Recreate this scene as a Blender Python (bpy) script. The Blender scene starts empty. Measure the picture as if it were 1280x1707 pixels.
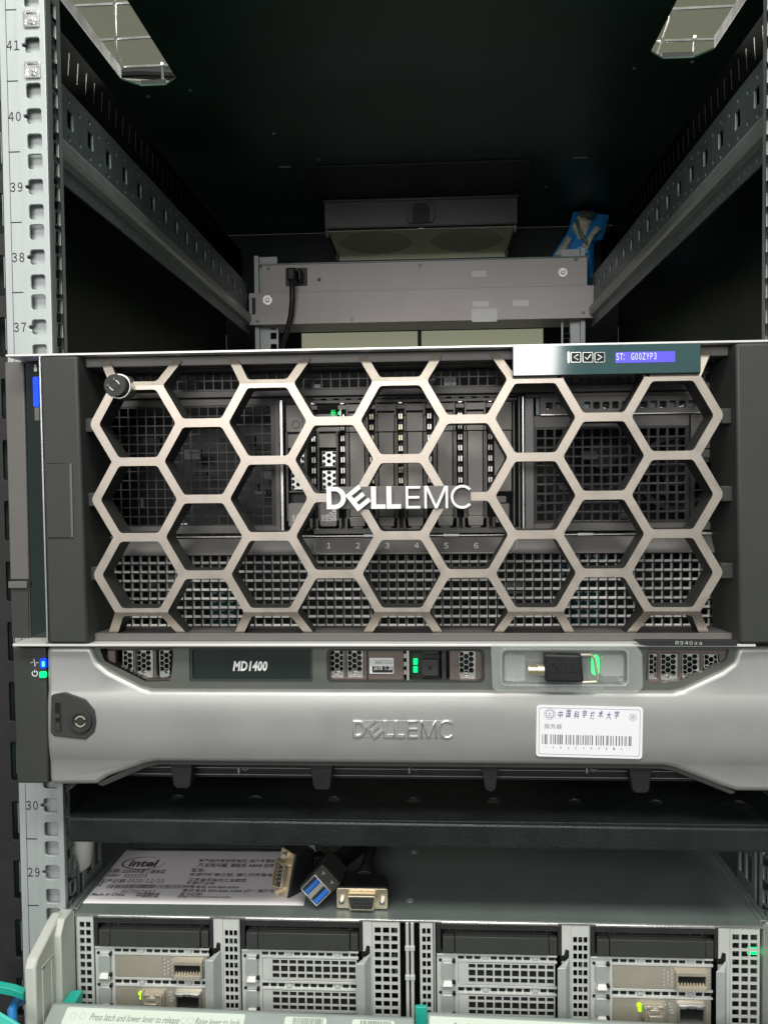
import bpy, bmesh, math, random
import numpy as np
from mathutils import Vector, Matrix
S = 0.001                      # everything below is written in millimetres
sc = bpy.context.scene
COL = sc.collection
R = math.radians
random.seed(7)

# ------------------------------------------------------------------ camera
FPX = 1400.0
CP = np.array([262.29, -529.13, 75.42])
YAW, PIT, ROL = -0.055618, -0.034532, -0.010340
_f = np.array([math.sin(YAW)*math.cos(PIT), math.cos(YAW)*math.cos(PIT), math.sin(PIT)])
_r0 = np.array([math.cos(YAW), -math.sin(YAW), 0.0]); _u0 = np.cross(_r0, _f)
_r = math.cos(ROL)*_r0 + math.sin(ROL)*_u0
_u = -math.sin(ROL)*_r0 + math.cos(ROL)*_u0
cam = bpy.data.cameras.new('camera'); co = bpy.data.objects.new('camera', cam); COL.objects.link(co)
cam.sensor_fit = 'HORIZONTAL'; cam.sensor_width = 36; cam.lens = 36*FPX/1280
cam.clip_start = 0.01; cam.clip_end = 100
co.matrix_world = Matrix(((_r[0], _u[0], -_f[0], CP[0]*S), (_r[1], _u[1], -_f[1], CP[1]*S), (_r[2], _u[2], -_f[2], CP[2]*S), (0, 0, 0, 1)))
sc.camera = co
# ------------------------------------------------------------------ light
w = bpy.data.worlds.new('World'); sc.world = w; w.use_nodes = True
w.node_tree.nodes['Background'].inputs[0].default_value = (0.86, 0.93, 0.90, 1)
w.node_tree.nodes['Background'].inputs[1].default_value = 0.34
def lamp(name, loc, target, sx, sy, power, col):
    l = bpy.data.lights.new(name, 'AREA'); l.shape = 'RECTANGLE'; l.size = sx; l.size_y = sy; l.energy = power; l.color = col
    o = bpy.data.objects.new(name, l); COL.objects.link(o); o.location = loc
    o.rotation_euler = (Vector(target)-Vector(loc)).to_track_quat('-Z', 'Y').to_euler()
lamp('aisle_lamp', (0.30, -1.0, 1.30), (0.25, -0.2, 0.0), 1.5, 0.35, 27, (1.0, 0.99, 0.93))
# low fill added to reach the rear units and reflect in the display
lamp('front_fill', (-0.05, -2.3, 0.74), (0.25, 0.0, 0.15), 1.52, 0.8, 28, (1.0, 0.97, 0.95))
lamp('rear_aisle_lamp', (0.25, 1.9, 1.2), (0.25, 0.9, 0.0), 1.4, 0.3, 25, (1.0, 0.99, 0.90))
sc.view_settings.view_transform = 'Standard'; sc.view_settings.look = 'None'
sc.view_settings.exposure = 0.0; sc.view_settings.gamma = 1

def at(px, py, Y=None, Z=None, X=None):
    d = _r*(px-640)/FPX + _u*(853.5-py)/FPX + _f
    if Y is not None: t = (Y-CP[1])/d[1]
    elif Z is not None: t = (Z-CP[2])/d[2]
    else: t = (X-CP[0])/d[0]
    return CP+t*d
def F(px0, py0, px1, py1, Y):           # picture rectangle -> x0,x1,z0,z1 on the real plane y=Y
    my, mx = (py0+py1)/2, (px0+px1)/2
    return at(px0, my, Y)[0], at(px1, my, Y)[0], at(mx, py1, Y)[2], at(mx, py0, Y)[2]

# ------------------------------------------------------------------ materials
MATS = {}
def mat(name, c, metal=0.0, rough=0.5, var=0.0, vs=60.0, bump=0.0, bs=1500.0, emit=None, es=1.0, trans=0.0, alpha=1.0, coat=0.0, stretch=None, ior=1.45, spec=None):
    if name in MATS: return MATS[name]
    m = bpy.data.materials.new(name); m.use_nodes = True; nt = m.node_tree; b = nt.nodes['Principled BSDF']
    c4 = (*c, 1)
    b.inputs['Base Color'].default_value = c4; b.inputs['Metallic'].default_value = metal; b.inputs['Roughness'].default_value = rough
    b.inputs['IOR'].default_value = ior
    if spec is not None: b.inputs['Specular IOR Level'].default_value = spec
    if trans: b.inputs['Transmission Weight'].default_value = trans
    if alpha < 1: b.inputs['Alpha'].default_value = alpha
    if coat: b.inputs['Coat Weight'].default_value = coat; b.inputs['Coat Roughness'].default_value = 0.06; b.inputs['Coat IOR'].default_value = 1.9 if coat >= 1 else 1.5
    if emit: b.inputs['Emission Color'].default_value = (*emit, 1); b.inputs['Emission Strength'].default_value = es
    if var or bump:
        tc = nt.nodes.new('ShaderNodeTexCoord'); mp = nt.nodes.new('ShaderNodeMapping'); nt.links.new(tc.outputs['Object'], mp.inputs[0])
        if stretch: mp.inputs['Scale'].default_value = stretch
    if var:
        n = nt.nodes.new('ShaderNodeTexNoise'); n.inputs['Scale'].default_value = vs; n.inputs['Detail'].default_value = 8; n.inputs['Roughness'].default_value = 0.65
        nt.links.new(mp.outputs[0], n.inputs['Vector'])
        mr = nt.nodes.new('ShaderNodeMapRange'); mr.inputs['From Min'].default_value = 0.25; mr.inputs['From Max'].default_value = 0.75
        mr.inputs['To Min'].default_value = 1-var; mr.inputs['To Max'].default_value = 1+var; nt.links.new(n.outputs['Fac'], mr.inputs['Value'])
        mx = nt.nodes.new('ShaderNodeVectorMath'); mx.operation = 'SCALE'; mx.inputs[0].default_value = c
        nt.links.new(mr.outputs[0], mx.inputs['Scale']); nt.links.new(mx.outputs[0], b.inputs['Base Color'])
        m2 = nt.nodes.new('ShaderNodeMapRange'); m2.inputs['From Min'].default_value = 0.3; m2.inputs['From Max'].default_value = 0.7
        m2.inputs['To Min'].default_value = max(0.03, rough-0.06); m2.inputs['To Max'].default_value = min(1, rough+0.08)
        nt.links.new(n.outputs['Fac'], m2.inputs['Value']); nt.links.new(m2.outputs[0], b.inputs['Roughness'])
    if bump:
        n2 = nt.nodes.new('ShaderNodeTexNoise'); n2.inputs['Scale'].default_value = bs; n2.inputs['Detail'].default_value = 3
        nt.links.new(mp.outputs[0], n2.inputs['Vector'])
        bp = nt.nodes.new('ShaderNodeBump'); bp.inputs['Strength'].default_value = bump; bp.inputs['Distance'].default_value = 0.0003
        nt.links.new(n2.outputs['Fac'], bp.inputs['Height']); nt.links.new(bp.outputs[0], b.inputs['Normal'])
    MATS[name] = m; return m
M = {}
M['champagne'] = mat('champagne', (0.485, 0.43, 0.375), 0.8, 0.34, 0.05, 90, 0.12, 4000)
M['dark_plastic'] = mat('dark_plastic', (0.030, 0.030, 0.028), 0, 0.55, 0.15, 40, 0.25, 3500)
M['charcoal'] = mat('charcoal', (0.040, 0.043, 0.040), 0.1, 0.5, 0.06, 60, 0.3, 4500)
M['taupe'] = mat('taupe', (0.135, 0.127, 0.122), 0.15, 0.48, 0.07, 50, 0.3, 4500)
M['blank'] = mat('blank', (0.30, 0.28, 0.265), 0.05, 0.55, 0.10, 90, 0.6, 3800)
M['chassis'] = mat('chassis', (0.16, 0.155, 0.15), 0.4, 0.42, 0.08, 60, 0.1, 3000)
M['black'] = mat('black', (0.008, 0.009, 0.009), 0, 0.4, 0.2, 30)
M['soft_black'] = mat('soft_black', (0.018, 0.019, 0.019), 0, 0.55, 0.25, 60, 0.3, 2500)
M['gloss_black'] = mat('gloss_black', (0.012, 0.020, 0.018), 0, 0.06, 0.1, 20, coat=0.5)
M['mesh_black'] = mat('mesh_black', (0.035, 0.035, 0.035), 0.3, 0.35, 0.15, 60)
M['wall_lit'] = mat('wall_lit', (0.22, 0.22, 0.215), 0.3, 0.35, 0.12, 60)  # paler copy of the mesh black: light on the hole walls put into colour
M['wall_glint'] = mat('wall_glint', (0.85, 0.84, 0.82), 0.15, 0.35, 0.10, 60)  # near-white hole walls paint in the glints of the dark grid
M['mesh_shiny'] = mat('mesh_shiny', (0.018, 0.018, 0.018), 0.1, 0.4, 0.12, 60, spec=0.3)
M['silver'] = mat('silver', (0.72, 0.71, 0.69), 0.9, 0.28, 0.05, 60)
M['letter_white'] = mat('letter_white', (0.82, 0.82, 0.81), 0.25, 0.35)
M['line_white'] = mat('line_white', (0.80, 0.79, 0.77), 0.3, 0.3)
M['chrome'] = mat('chrome', (0.85, 0.84, 0.82), 1.0, 0.18, 0.04, 60)
M['post'] = mat('post_steel', (0.43, 0.465, 0.46), 0.3, 0.42, 0.09, 30, 0.12, 1500, stretch=(6, 6, 0.6))
M['zinc'] = mat('zinc_steel', (0.15, 0.185, 0.18), 0.5, 0.42, 0.18, 30, 0.15, 900)
M['zinc_light'] = mat('zinc_light', (0.30, 0.33, 0.32), 0.5, 0.4, 0.15, 30, 0.1, 900)
M['brush_black'] = mat('brush_black', (0.004, 0.005, 0.005), 0, 0.8, spec=0.05)
M['cabinet'] = mat('cabinet_black', (0.006, 0.016, 0.012), 0.0, 0.45, 0.6, 8, 0.25, 1200, spec=0.4)
M['roof_sheen'] = mat('roof_sheen', (0.022, 0.055, 0.040), 0.0, 0.42, 0.55, 6, 0.25, 1200, spec=0.45)  # cabinet black lifted greenish, the roof's soft sheen put into the colour
M['rear_box'] = mat('rear_box', (0.56, 0.52, 0.505), 0.1, 0.5, 0.07, 22, 0.15, 1200)
M['fan_box'] = mat('fan_box', (0.10, 0.10, 0.10), 0.5, 0.34, 0.08, 20, 0.1, 1200)
M['fan_base_lit'] = mat('fan_base_lit', (0.85, 0.84, 0.66), 0.0, 0.5, 0.08, 20, 0.1, 1200)  # pale olive stands in for light thrown up on the underside
M['array'] = mat('array_metallic', (0.41, 0.41, 0.40), 0.6, 0.41, 0.06, 14, 0.22, 4500)
M['array_recess'] = mat('array_recess', (0.13, 0.14, 0.125), 0.35, 0.38, 0.05, 30, 0.10, 4000)
M['frame_brown'] = mat('frame_brown', (0.17, 0.135, 0.12), 0.35, 0.38, 0.08, 60, 0.1, 3000)
M['shelf'] = mat('shelf_black', (0.016, 0.019, 0.020), 0.1, 0.30, 0.4, 25, 0.9, 1300)
M['cover'] = mat('cover_steel', (0.20, 0.235, 0.225), 0.35, 0.42, 0.14, 22, 0.12, 500)
M['galv'] = mat('galvanised', (0.66, 0.68, 0.65), 0.3, 0.40, 0.08, 45, 0.1, 1500)
M['galv_dark'] = mat('galvanised_dark', (0.46, 0.49, 0.48), 0.35, 0.40, 0.08, 45, 0.1, 1500)
M['beige_metal'] = mat('beige_metal', (0.50, 0.46, 0.38), 0.5, 0.40, 0.08, 40, 0.1, 2500)
M['gold_metal'] = mat('gold_metal', (0.72, 0.63, 0.47), 0.8, 0.34, 0.12, 80)
M['white_plastic'] = mat('white_plastic', (0.80, 0.80, 0.77), 0, 0.4)
M['putty'] = mat('putty_plastic', (0.53, 0.55, 0.50), 0, 0.45, 0.03, 40, 0.1, 3000)
M['lever_grey'] = mat('lever_grey', (0.36, 0.41, 0.39), 0.1, 0.42, 0.04, 40, 0.1, 3000)
M['label_white'] = mat('label_white', (0.84, 0.83, 0.87), 0, 0.45)
M['label_cream'] = mat('label_cream', (0.70, 0.78, 0.68), 0, 0.35)
M['paper'] = mat('paper', (0.88, 0.85, 0.87), 0, 0.7, 0.02, 30)
M['ink'] = mat('ink', (0.02, 0.02, 0.022), 0, 0.6)
M['ink_blue'] = mat('ink_blue', (0.05, 0.04, 0.22), 0, 0.6)
M['ink_grey'] = mat('ink_grey', (0.20, 0.20, 0.22), 0, 0.6)
M['ink_pale'] = mat('ink_pale', (0.50, 0.56, 0.50), 0, 0.6)
M['ink_plum'] = mat('ink_plum', (0.09, 0.06, 0.09), 0, 0.6)
M['print_white'] = mat('print_white', (0.92, 0.92, 0.92), 0, 0.5)
M['teal'] = mat('teal_plastic', (0.02, 0.42, 0.33), 0, 0.35, 0.06, 60)
M['mint'] = mat('mint_plastic', (0.08, 0.62, 0.50), 0, 0.4, 0.06, 60)
M['blue_cable'] = mat('blue_cable', (0.02, 0.20, 0.52), 0, 0.4)
M['usb_blue'] = mat('usb_blue', (0.02, 0.16, 0.62), 0, 0.4)
M['rubber'] = mat('rubber', (0.012, 0.012, 0.013), 0, 0.42, 0.1, 60, 0.2, 3000)
M['led_blue'] = mat('led_blue', (0.0, 0.03, 0.6), 0, 0.3, emit=(0.0, 0.05, 1.0), es=1.3)
M['led_cyan'] = mat('led_cyan', (0.1, 0.5, 0.9), 0, 0.3, emit=(0.05, 0.55, 1.0), es=1.5)
M['led_green'] = mat('led_green', (0.0, 0.5, 0.1), 0, 0.3, emit=(0.0, 1.0, 0.22), es=1.6)
M['led_lime'] = mat('led_lime', (0.3, 0.6, 0.0), 0, 0.3, emit=(0.40, 1.0, 0.0), es=1.7)
M['lcd'] = mat('lcd', (0.05, 0.05, 0.4), 0, 0.3, emit=(0.13, 0.10, 0.75), es=0.75)
M['lcd_text'] = mat('lcd_text', (0.6, 0.6, 0.9), 0, 0.4, emit=(0.55, 0.62, 1.0), es=0.8)
M['teal_reflection_board'] = mat('teal_reflection_board', (0.012, 0.065, 0.068), 0, 0.04, 0.25, 25, coat=1.0, ior=1.75)  # teal base paints a reflection on the display; boards share the colour
M['white_glass'] = mat('white_glass', (0.55, 0.55, 0.57), 0, 0.12, coat=1.0)
M['frosted'] = mat('frosted', (0.82, 0.86, 0.84), 0, 0.14, trans=0.5, alpha=0.30, ior=1.3, coat=1.0)
M['olive'] = mat('olive_wall', (0.46, 0.47, 0.34), 0, 0.6, 0.05, 3)
M['ceiling'] = mat('ceiling_panel', (0.88, 0.86, 0.72), 0, 0.7, 0.03, 3)
M['bag_blue'] = mat('bag_blue', (0.03, 0.30, 0.75), 0.1, 0.25, 0.1, 30)
M['bag_cream'] = mat('bag_cream', (0.85, 0.84, 0.68), 0.1, 0.3, 0.1, 30)

# ------------------------------------------------------------------ mesh helpers
class MB:
    def __init__(s): s.v = []; s.f = []; s.m = []
    def add(s, vs, fs, m=0):
        n = len(s.v); s.v += [tuple(float(c) for c in q) for q in vs]; s.f += [tuple(i+n for i in f) for f in fs]; s.m += [m]*len(fs); return s
    def box(s, x0, x1, y0, y1, z0, z1, m=0):
        if x1 < x0: x0, x1 = x1, x0
        if y1 < y0: y0, y1 = y1, y0
        if z1 < z0: z0, z1 = z1, z0
        return s.add([(x0,y0,z0),(x1,y0,z0),(x1,y1,z0),(x0,y1,z0),(x0,y0,z1),(x1,y0,z1),(x1,y1,z1),(x0,y1,z1)],
              [(0,3,2,1),(4,5,6,7),(0,1,5,4),(1,2,6,5),(2,3,7,6),(3,0,4,7)], m)
    def fb(s, r, y0, y1, m=0): return s.box(r[0], r[1], y0, y1, r[2], r[3], m)   # r from F()
    def hexa(s, p, m=0):     # 8 corners in box order
        return s.add(p, [(0,3,2,1),(4,5,6,7),(0,1,5,4),(1,2,6,5),(2,3,7,6),(3,0,4,7)], m)
    def prism(s, pts, y0, y1, m=0, ax='y'):    # closed outline in (x,z) / (y,z) / (x,y)
        n = len(pts)
        mk = {'y': lambda p, t: (p[0], t, p[1]), 'x': lambda p, t: (t, p[0], p[1]), 'z': lambda p, t: (p[0], p[1], t)}[ax]
        return s.add([mk(p, y0) for p in pts]+[mk(p, y1) for p in pts],
                     [tuple(range(n)), tuple(range(2*n-1, n-1, -1))]+[(i, i+n, (i+1) % n+n, (i+1) % n) for i in range(n)], m)
    def cyl(s, p0, p1, r, n=20, m=0, r1=None):
        p0, p1 = Vector(p0), Vector(p1); d = (p1-p0).normalized(); a = d.orthogonal().normalized(); b = d.cross(a); r1 = r if r1 is None else r1
        V = []
        for p, q in ((p0, r), (p1, r1)): V += [tuple(p+a*q*math.cos(2*math.pi*i/n)+b*q*math.sin(2*math.pi*i/n)) for i in range(n)]
        return s.add(V, [(i, (i+1) % n, (i+1) % n+n, i+n) for i in range(n)]+[tuple(range(n-1, -1, -1)), tuple(range(n, 2*n))], m)
    def ring(s, c, r0, r1, y0, y1, n=28, m=0, a0=0, a1=360):   # annulus facing -y
        V = []; full = abs(a1-a0) >= 360; k = n if full else n+1
        for i in range(k):
            t = R(a0+(a1-a0)*i/n)
            for rr in (r0, r1):
                for y in (y0, y1): V.append((c[0]+rr*math.cos(t), y, c[1]+rr*math.sin(t)))
        fs = []
        for i in range(n):
            a, b = 4*i, 4*((i+1) % k)
            fs += [(a, b, b+2, a+2), (a+1, a+3, b+3, b+1), (a+2, b+2, b+3, a+3), (a, a+1, b+1, b)]
        return s.add(V, fs, m)
    def tube(s, pts, r, n=10, m=0):
        P = [Vector(p) for p in pts]; V = []; a = None
        for i, p in enumerate(P):
            d = (P[min(i+1, len(P)-1)]-P[max(i-1, 0)]).normalized()
            a = d.orthogonal().normalized() if a is None else (a-d*a.dot(d)).normalized()
            b = d.cross(a); rr = r[i] if isinstance(r, (list, tuple)) else r
            V += [tuple(p+a*rr*math.cos(2*math.pi*k/n)+b*rr*math.sin(2*math.pi*k/n)) for k in range(n)]
        fs = [(i*n+k, i*n+(k+1) % n, (i+1)*n+(k+1) % n, (i+1)*n+k) for i in range(len(P)-1) for k in range(n)]
        fs += [tuple(range(n-1, -1, -1)), tuple(range((len(P)-1)*n, len(P)*n))]
        return s.add(V, fs, m)
    def mesh(s, me, m=0):
        s.add([v.co for v in me.vertices], [tuple(p.vertices) for p in me.polygons], m); bpy.data.meshes.remove(me); return s
    def data(s, name, mats, smooth=True):
        me = bpy.data.meshes.new(name); me.from_pydata([(a*S, b*S, c*S) for a, b, c in s.v], [], s.f)
        for q in mats: me.materials.append(q)
        me.polygons.foreach_set('material_index', s.m)
        if smooth:
            me.polygons.foreach_set('use_smooth', [True]*len(me.polygons)); me.set_sharp_from_angle(angle=R(32))
        me.update(); return me
WL = {}
def link(name, me, parent=None, loc=(0, 0, 0), label=None, bevel=0, seg=2):
    o = bpy.data.objects.new(name, me); COL.objects.link(o); L = Vector(loc)*S; o.location = L; WL[o] = L
    if parent is not None:
        o.parent = parent; o.matrix_parent_inverse = Matrix.Translation(-WL[parent])
    if label: o['label'] = label
    if bevel:
        b = o.modifiers.new('bevel', 'BEVEL'); b.width = bevel*S; b.segments = seg; b.limit_method = 'ANGLE'; b.angle_limit = R(35)
    return o
def part(name, mb, m, parent, bevel=0, label=None, loc=(0, 0, 0), seg=2, smooth=True):
    mats = [M[q] for q in (m if isinstance(m, (list, tuple)) else [m])]
    return link(name, mb.data(name, mats, smooth), parent, loc, label, bevel, seg)
def thing(name, label, cat, loc, group=None):
    o = bpy.data.objects.new(name, None); COL.objects.link(o); o.empty_display_size = 0.01; o.location = Vector(loc)*S; WL[o] = Vector(loc)*S
    o['label'] = label; o['category'] = cat
    if group: o['group'] = group
    return o
def B(x0, x1, y0, y1, z0, z1, m=0): return MB().box(x0, x1, y0, y1, z0, z1, m)

def curve_mesh(splines, t, bevel=0.0, bres=1):
    c = bpy.data.curves.new('c', 'CURVE'); c.dimensions = '2D'; c.fill_mode = 'BOTH'
    c.extrude = max(t/2-bevel, 0); c.bevel_depth = bevel; c.bevel_resolution = bres; c.offset = -bevel
    for pts in splines:
        s = c.splines.new('POLY'); s.points.add(len(pts)-1); s.use_cyclic_u = True
        for i, p in enumerate(pts): s.points[i].co = (p[0], p[1], 0, 1)
    o = bpy.data.objects.new('c', c); me = bpy.data.meshes.new_from_object(o)
    bpy.data.objects.remove(o); bpy.data.curves.remove(c); return me
def plate(splines, pos, t, bevel=0.0, ax='y', bres=1):
    """outlines in (x,z) (ax y), (y,z) (ax x) or (x,y) (ax z); pos = front/low face of a sheet t thick"""
    me = curve_mesh(splines, t, bevel, bres); n = len(me.vertices); a = np.empty(n*3); me.vertices.foreach_get('co', a); a = a.reshape(-1, 3)
    p = pos+t/2
    if ax == 'y': b = np.stack([a[:, 0], p-a[:, 2], a[:, 1]], 1)
    elif ax == 'x': b = np.stack([p+a[:, 2], a[:, 0], a[:, 1]], 1)
    else: b = np.stack([a[:, 0], a[:, 1], p+a[:, 2]], 1)
    me.vertices.foreach_set('co', b.ravel()); return me
def rect(x0, x1, z0, z1, r=0, n=4):
    if r <= 0: return [(x0, z0), (x1, z0), (x1, z1), (x0, z1)]
    o = []
    for cx, cz, a in ((x1-r, z0+r, -90), (x1-r, z1-r, 0), (x0+r, z1-r, 90), (x0+r, z0+r, 180)):
        o += [(cx+r*math.cos(R(a+90*i/n)), cz+r*math.sin(R(a+90*i/n))) for i in range(n+1)]
    return o
def rr(q, r=0, n=4): return rect(q[0], q[1], q[2], q[3], r, n)
def rpoly(pts, r, n=4):
    o = []; N = len(pts)
    for i in range(N):
        p = Vector(pts[i]); a = (Vector(pts[i-1])-p); b = (Vector(pts[(i+1) % N])-p)
        ri = r[i] if isinstance(r, (list, tuple)) else r
        if ri <= 0: o.append(tuple(p)); continue
        ang = a.angle(b); d = min(ri/math.tan(ang/2), a.length*.49, b.length*.49)
        p0 = p+a.normalized()*d; p1 = p+b.normalized()*d
        for k in range(n+1):
            t = k/n; o.append(tuple(p0*(1-t)**2+p*2*t*(1-t)+p1*t*t))
    return o
def circ(cx, cz, r, n=16, a0=0): return [(cx+r*math.cos(R(a0)+2*math.pi*i/n), cz+r*math.sin(R(a0)+2*math.pi*i/n)) for i in range(n)]
def grid_holes(mb, x0, x1, z0, z1, px, pz, hw, hh, y0, y1, m=0, rows=None, wm=None, tz=0.0, tx=0.0):
    """a real perforated sheet: square holes with walls"""
    def cuts(a, b, p, h):
        n = max(1, int((b-a)//p)); off = (b-a-n*p)/2; c = [a]
        for i in range(n): q = a+off+p*(i+.5); c += [q-h/2, q+h/2]
        return c+[b]
    X = cuts(x0, x1, px, hw)
    if rows:
        Z = [z0]
        for a, b in rows: Z += [a, b]
        Z.append(z1)
    else: Z = cuts(z0, z1, pz, hh)
    nx, nz = len(X), len(Z); N = nx*nz; fs = []
    Xb = [x+(tx if i % 2 else -tx) if 0 < i < nx-1 else x for i, x in enumerate(X)]; Zb_ = [z+(tz if j % 2 else 0) if 0 < j < nz-1 else z for j, z in enumerate(Z)]
    V = [(x, y0, z) for z in Z for x in X]+[(x, y1, z) for z in Zb_ for x in Xb]
    for j in range(nz-1):
        for i in range(nx-1):
            a = j*nx+i; b, c, d = a+1, a+nx+1, a+nx
            if i % 2 and j % 2: fs += [(a, b, b+N, a+N), (b, c, c+N, b+N), (c, d, d+N, c+N), (d, a, a+N, d+N)]
            else: fs += [(a, b, c, d), (a+N, d+N, c+N, b+N)]
    mb.add(V, fs, m)
    if wm is not None:
        k = len(mb.f)-len(fs); K = 0
        for j in range(nz-1):
            for i in range(nx-1):
                if i % 2 and j % 2:
                    for q in range(4): mb.m[k+K+q] = wm
                    K += 4
                else: K += 2
    return mb
def text_mesh(body, ax0, ax1, az0, az1, pos, ax='y', shear=0.0, sp=1.0, fw=False, t=0, off=0.0, fitw=True):
    """lettering fitted into a rectangle, standing proud of plane pos; fw uses the wide sans glyphs"""
    if fw: body = ''.join(chr(ord(ch)+0xFEE0) if 33 <= ord(ch) <= 126 else ('\u3000' if ch == ' ' else ch) for ch in body)
    c = bpy.data.curves.new('t', 'FONT'); c.body = body; c.space_character = sp; c.shear = shear; c.resolution_u = 2; c.offset = off
    if t: c.extrude = 0.02
    o = bpy.data.objects.new('t', c); me = bpy.data.meshes.new_from_object(o); bpy.data.objects.remove(o); bpy.data.curves.remove(c)
    n = len(me.vertices); a = np.empty(n*3); me.vertices.foreach_get('co', a); a = a.reshape(-1, 3)
    mn, mx = a.min(0), a.max(0); sz = (az1-az0)/(mx[1]-mn[1]); sx = (ax1-ax0)/(mx[0]-mn[0]) if fitw else sz
    u = ax0+(a[:, 0]-mn[0])*sx; v = az0+(a[:, 1]-mn[1])*sz; wv = (a[:, 2]-mn[2])/max(1e-6, (mx[2]-mn[2]))*t if t else np.zeros(n)
    if ax == 'y': b = np.stack([u, pos-wv, v], 1)
    elif ax == 'z': b = np.stack([u, v, pos+wv], 1)
    me.vertices.foreach_set('co', b.ravel()); return me
def tex(body, r, Y, m, parent, name='lettering', **k):
    return part(name, MB().mesh(text_mesh(body, r[0], r[1], r[2], r[3], Y, **k)), m, parent, smooth=False)

def logo():
    """five heavy letters (one tilted) and three thin ones; unit height. returns (outlines list)"""
    L = []
    def arc(cx, cz, rx, rz, a0, a1, n=14): return [(cx+rx*math.cos(R(a0+(a1-a0)*i/n)), cz+rz*math.sin(R(a0+(a1-a0)*i/n))) for i in range(n+1)]
    L.append([[(0, 0), (.36, 0)]+arc(.36, .5, .52, .5, -90, 90)+[(0, 1)], [(.22, .20), (.22, .80), (.36, .80)]+arc(.36, .5, .29, .30, 90, -90)])
    # tilted letter: spine + three arms, turned 38 degrees
    e = [(0, 0), (.76, 0), (.76, .20), (.22, .20), (.22, .36), (.70, .36), (.70, .56), (.22, .56), (.22, .72), (.76, .72), (.76, .92), (0, .92)]
    t = R(38); cx, cz = 1.42, .44
    L.append([[(cx+(x-.38)*math.cos(t)-(z-.46)*math.sin(t), cz+.04+(x-.38)*math.sin(t)+(z-.46)*math.cos(t)) for x, z in e]])
    for x in (2.0, 2.69): L.append([[(x, 0), (x+.66, 0), (x+.66, .2), (x+.23, .2), (x+.23, 1), (x, 1)]])
    x = 3.55; L.append([[(x, 0), (x+.66, 0), (x+.66, .12), (x+.12, .12), (x+.12, .44), (x+.62, .44), (x+.62, .56), (x+.12, .56), (x+.12, .88), (x+.66, .88), (x+.66, 1), (x, 1)]])
    x = 4.38; L.append([[(x, 0), (x+.12, 0), (x+.12, .78), (x+.47, 0), (x+.59, 0), (x+.94, .78), (x+.94, 0), (x+1.06, 0), (x+1.06, 1), (x+.90, 1), (x+.53, .17), (x+.16, 1), (x, 1)]])
    L.append([arc(6.07, .5, .52, .53, 42, 318, 22)+arc(6.07, .5, .40, .41, 318, 42, 22)])
    return L

U = 44.45
CX = 247.5
def mirx(x): return 2*CX-x
# ================================================================== SETTING
def struct(name, mb, m): o = part(name, mb, m, None); o['kind'] = 'structure'; return o
mbc = MB()
cz = 1500
for i in range(-4, 6):
    for j in range(-1, 9):
        mbc.box(i*600+3-300, i*600+597-300, j*600+60+3, j*600+60+597, cz, cz+8, 0)
mbc.box(-2800, 3400, -600, 5500, cz+6, cz+14, 1)
struct('ceiling', mbc, ['ceiling', 'olive'])
M['floor'] = mat('floor_tile', (0.09, 0.09, 0.085), 0, 0.4, 0.08, 3)
mbf = MB()
for i in range(-5, 6):
    for j in range(-6, 6): mbf.box(i*600+2, i*600+598, j*600+2, j*600+598, -1502, -1500)
mbf.box(-3000, 3600, -3600, 3600, -1510, -1503)
struct('floor', mbf, 'floor')
struct('room_wall', B(-1600, 2200, 2600, 2620, -700, 1400), 'olive')

# ================================================================== RACK
rack = thing('server_rack', 'black equipment cabinet with numbered perforated steel posts holding the servers', 'server rack', (CX, 300, -420))
ZB, ZT = -420, 440
def front_post(mir):
    f = (lambda x: mirx(x)) if mir else (lambda x: x)
    xs = sorted((f(-8.6), f(21.0)))
    sp = [rect(xs[0], xs[1], ZB, ZT)]
    hc = 12.6
    zc = []
    for u in range(25, 43):
        for k in (-1, 0, 1):
            z = (u-33)*U+k*15.875
            if ZB+8 < z < ZT-8: zc.append((z, k))
    for z, k in zc:
        q = rect(hc-4.7, hc+4.7, z-4.7, z+4.7, 1.6, 3)
        if k == 0:   # little nose on the left edge of the middle hole
            i = len(q)
            q = q + [(hc-4.7, z+1.4), (hc-6.6, z+0.9), (hc-6.9, z), (hc-6.6, z-0.9), (hc-4.7, z-1.4)]
            # outline runs: bottom right, top right, top left, bottom left(180..270): put the nose between top left and bottom left
            q = q[:12]+q[i:]+q[12:i]
        if mir: q = [(mirx(a), b) for a, b in q][::-1]
        sp.append(q)
    p = part('front_post', MB().mesh(plate(sp, 0, 2.0, 0.35)), 'post', rack)
    # return flange going back, with its square slots
    sp = [rect(2.0, 23.0, ZB, ZT)]
    for z, k in zc: sp.append(rect(9.3, 16.5, z-4.4, z+4.4, .6, 2))
    xr = f(21.0); x0 = xr-2.0 if not mir else xr
    part('post_flange', MB().mesh(plate(sp, x0, 2.0, 0.25, 'x')), 'zinc_light', p)
    b = MB(); xa, xb = sorted((f(0.5), f(18.6)))
    b.box(xa, xb, 5.5, 6.5, ZB, ZT); part('post_liner', b, 'post', p)
    return p, zc
pl, zc = front_post(False); pr, _ = front_post(True)
mk = MB()
mk.box(-4.2, -3.85, -0.1, -0.02, ZB, ZT)
for u in range(24, 43): mk.box(-4.4, 2.9, -0.12, -0.03, (u-32.5)*U-.35, (u-32.5)*U+.35)
part('scale_line', mk, 'ink', pl, smooth=False)
for u in (41, 40, 39, 38, 37, 30, 29):
    z = (u-33)*U
    part('unit_number', MB().mesh(text_mesh(str(u), -4.0 if u > 36 else -3.8, 4.2, z-3.1, z+3.1, -0.06, fw=True, sp=.58, off=.012)), 'ink', pl, smooth=False, label='black printed number %d' % u)
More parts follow.
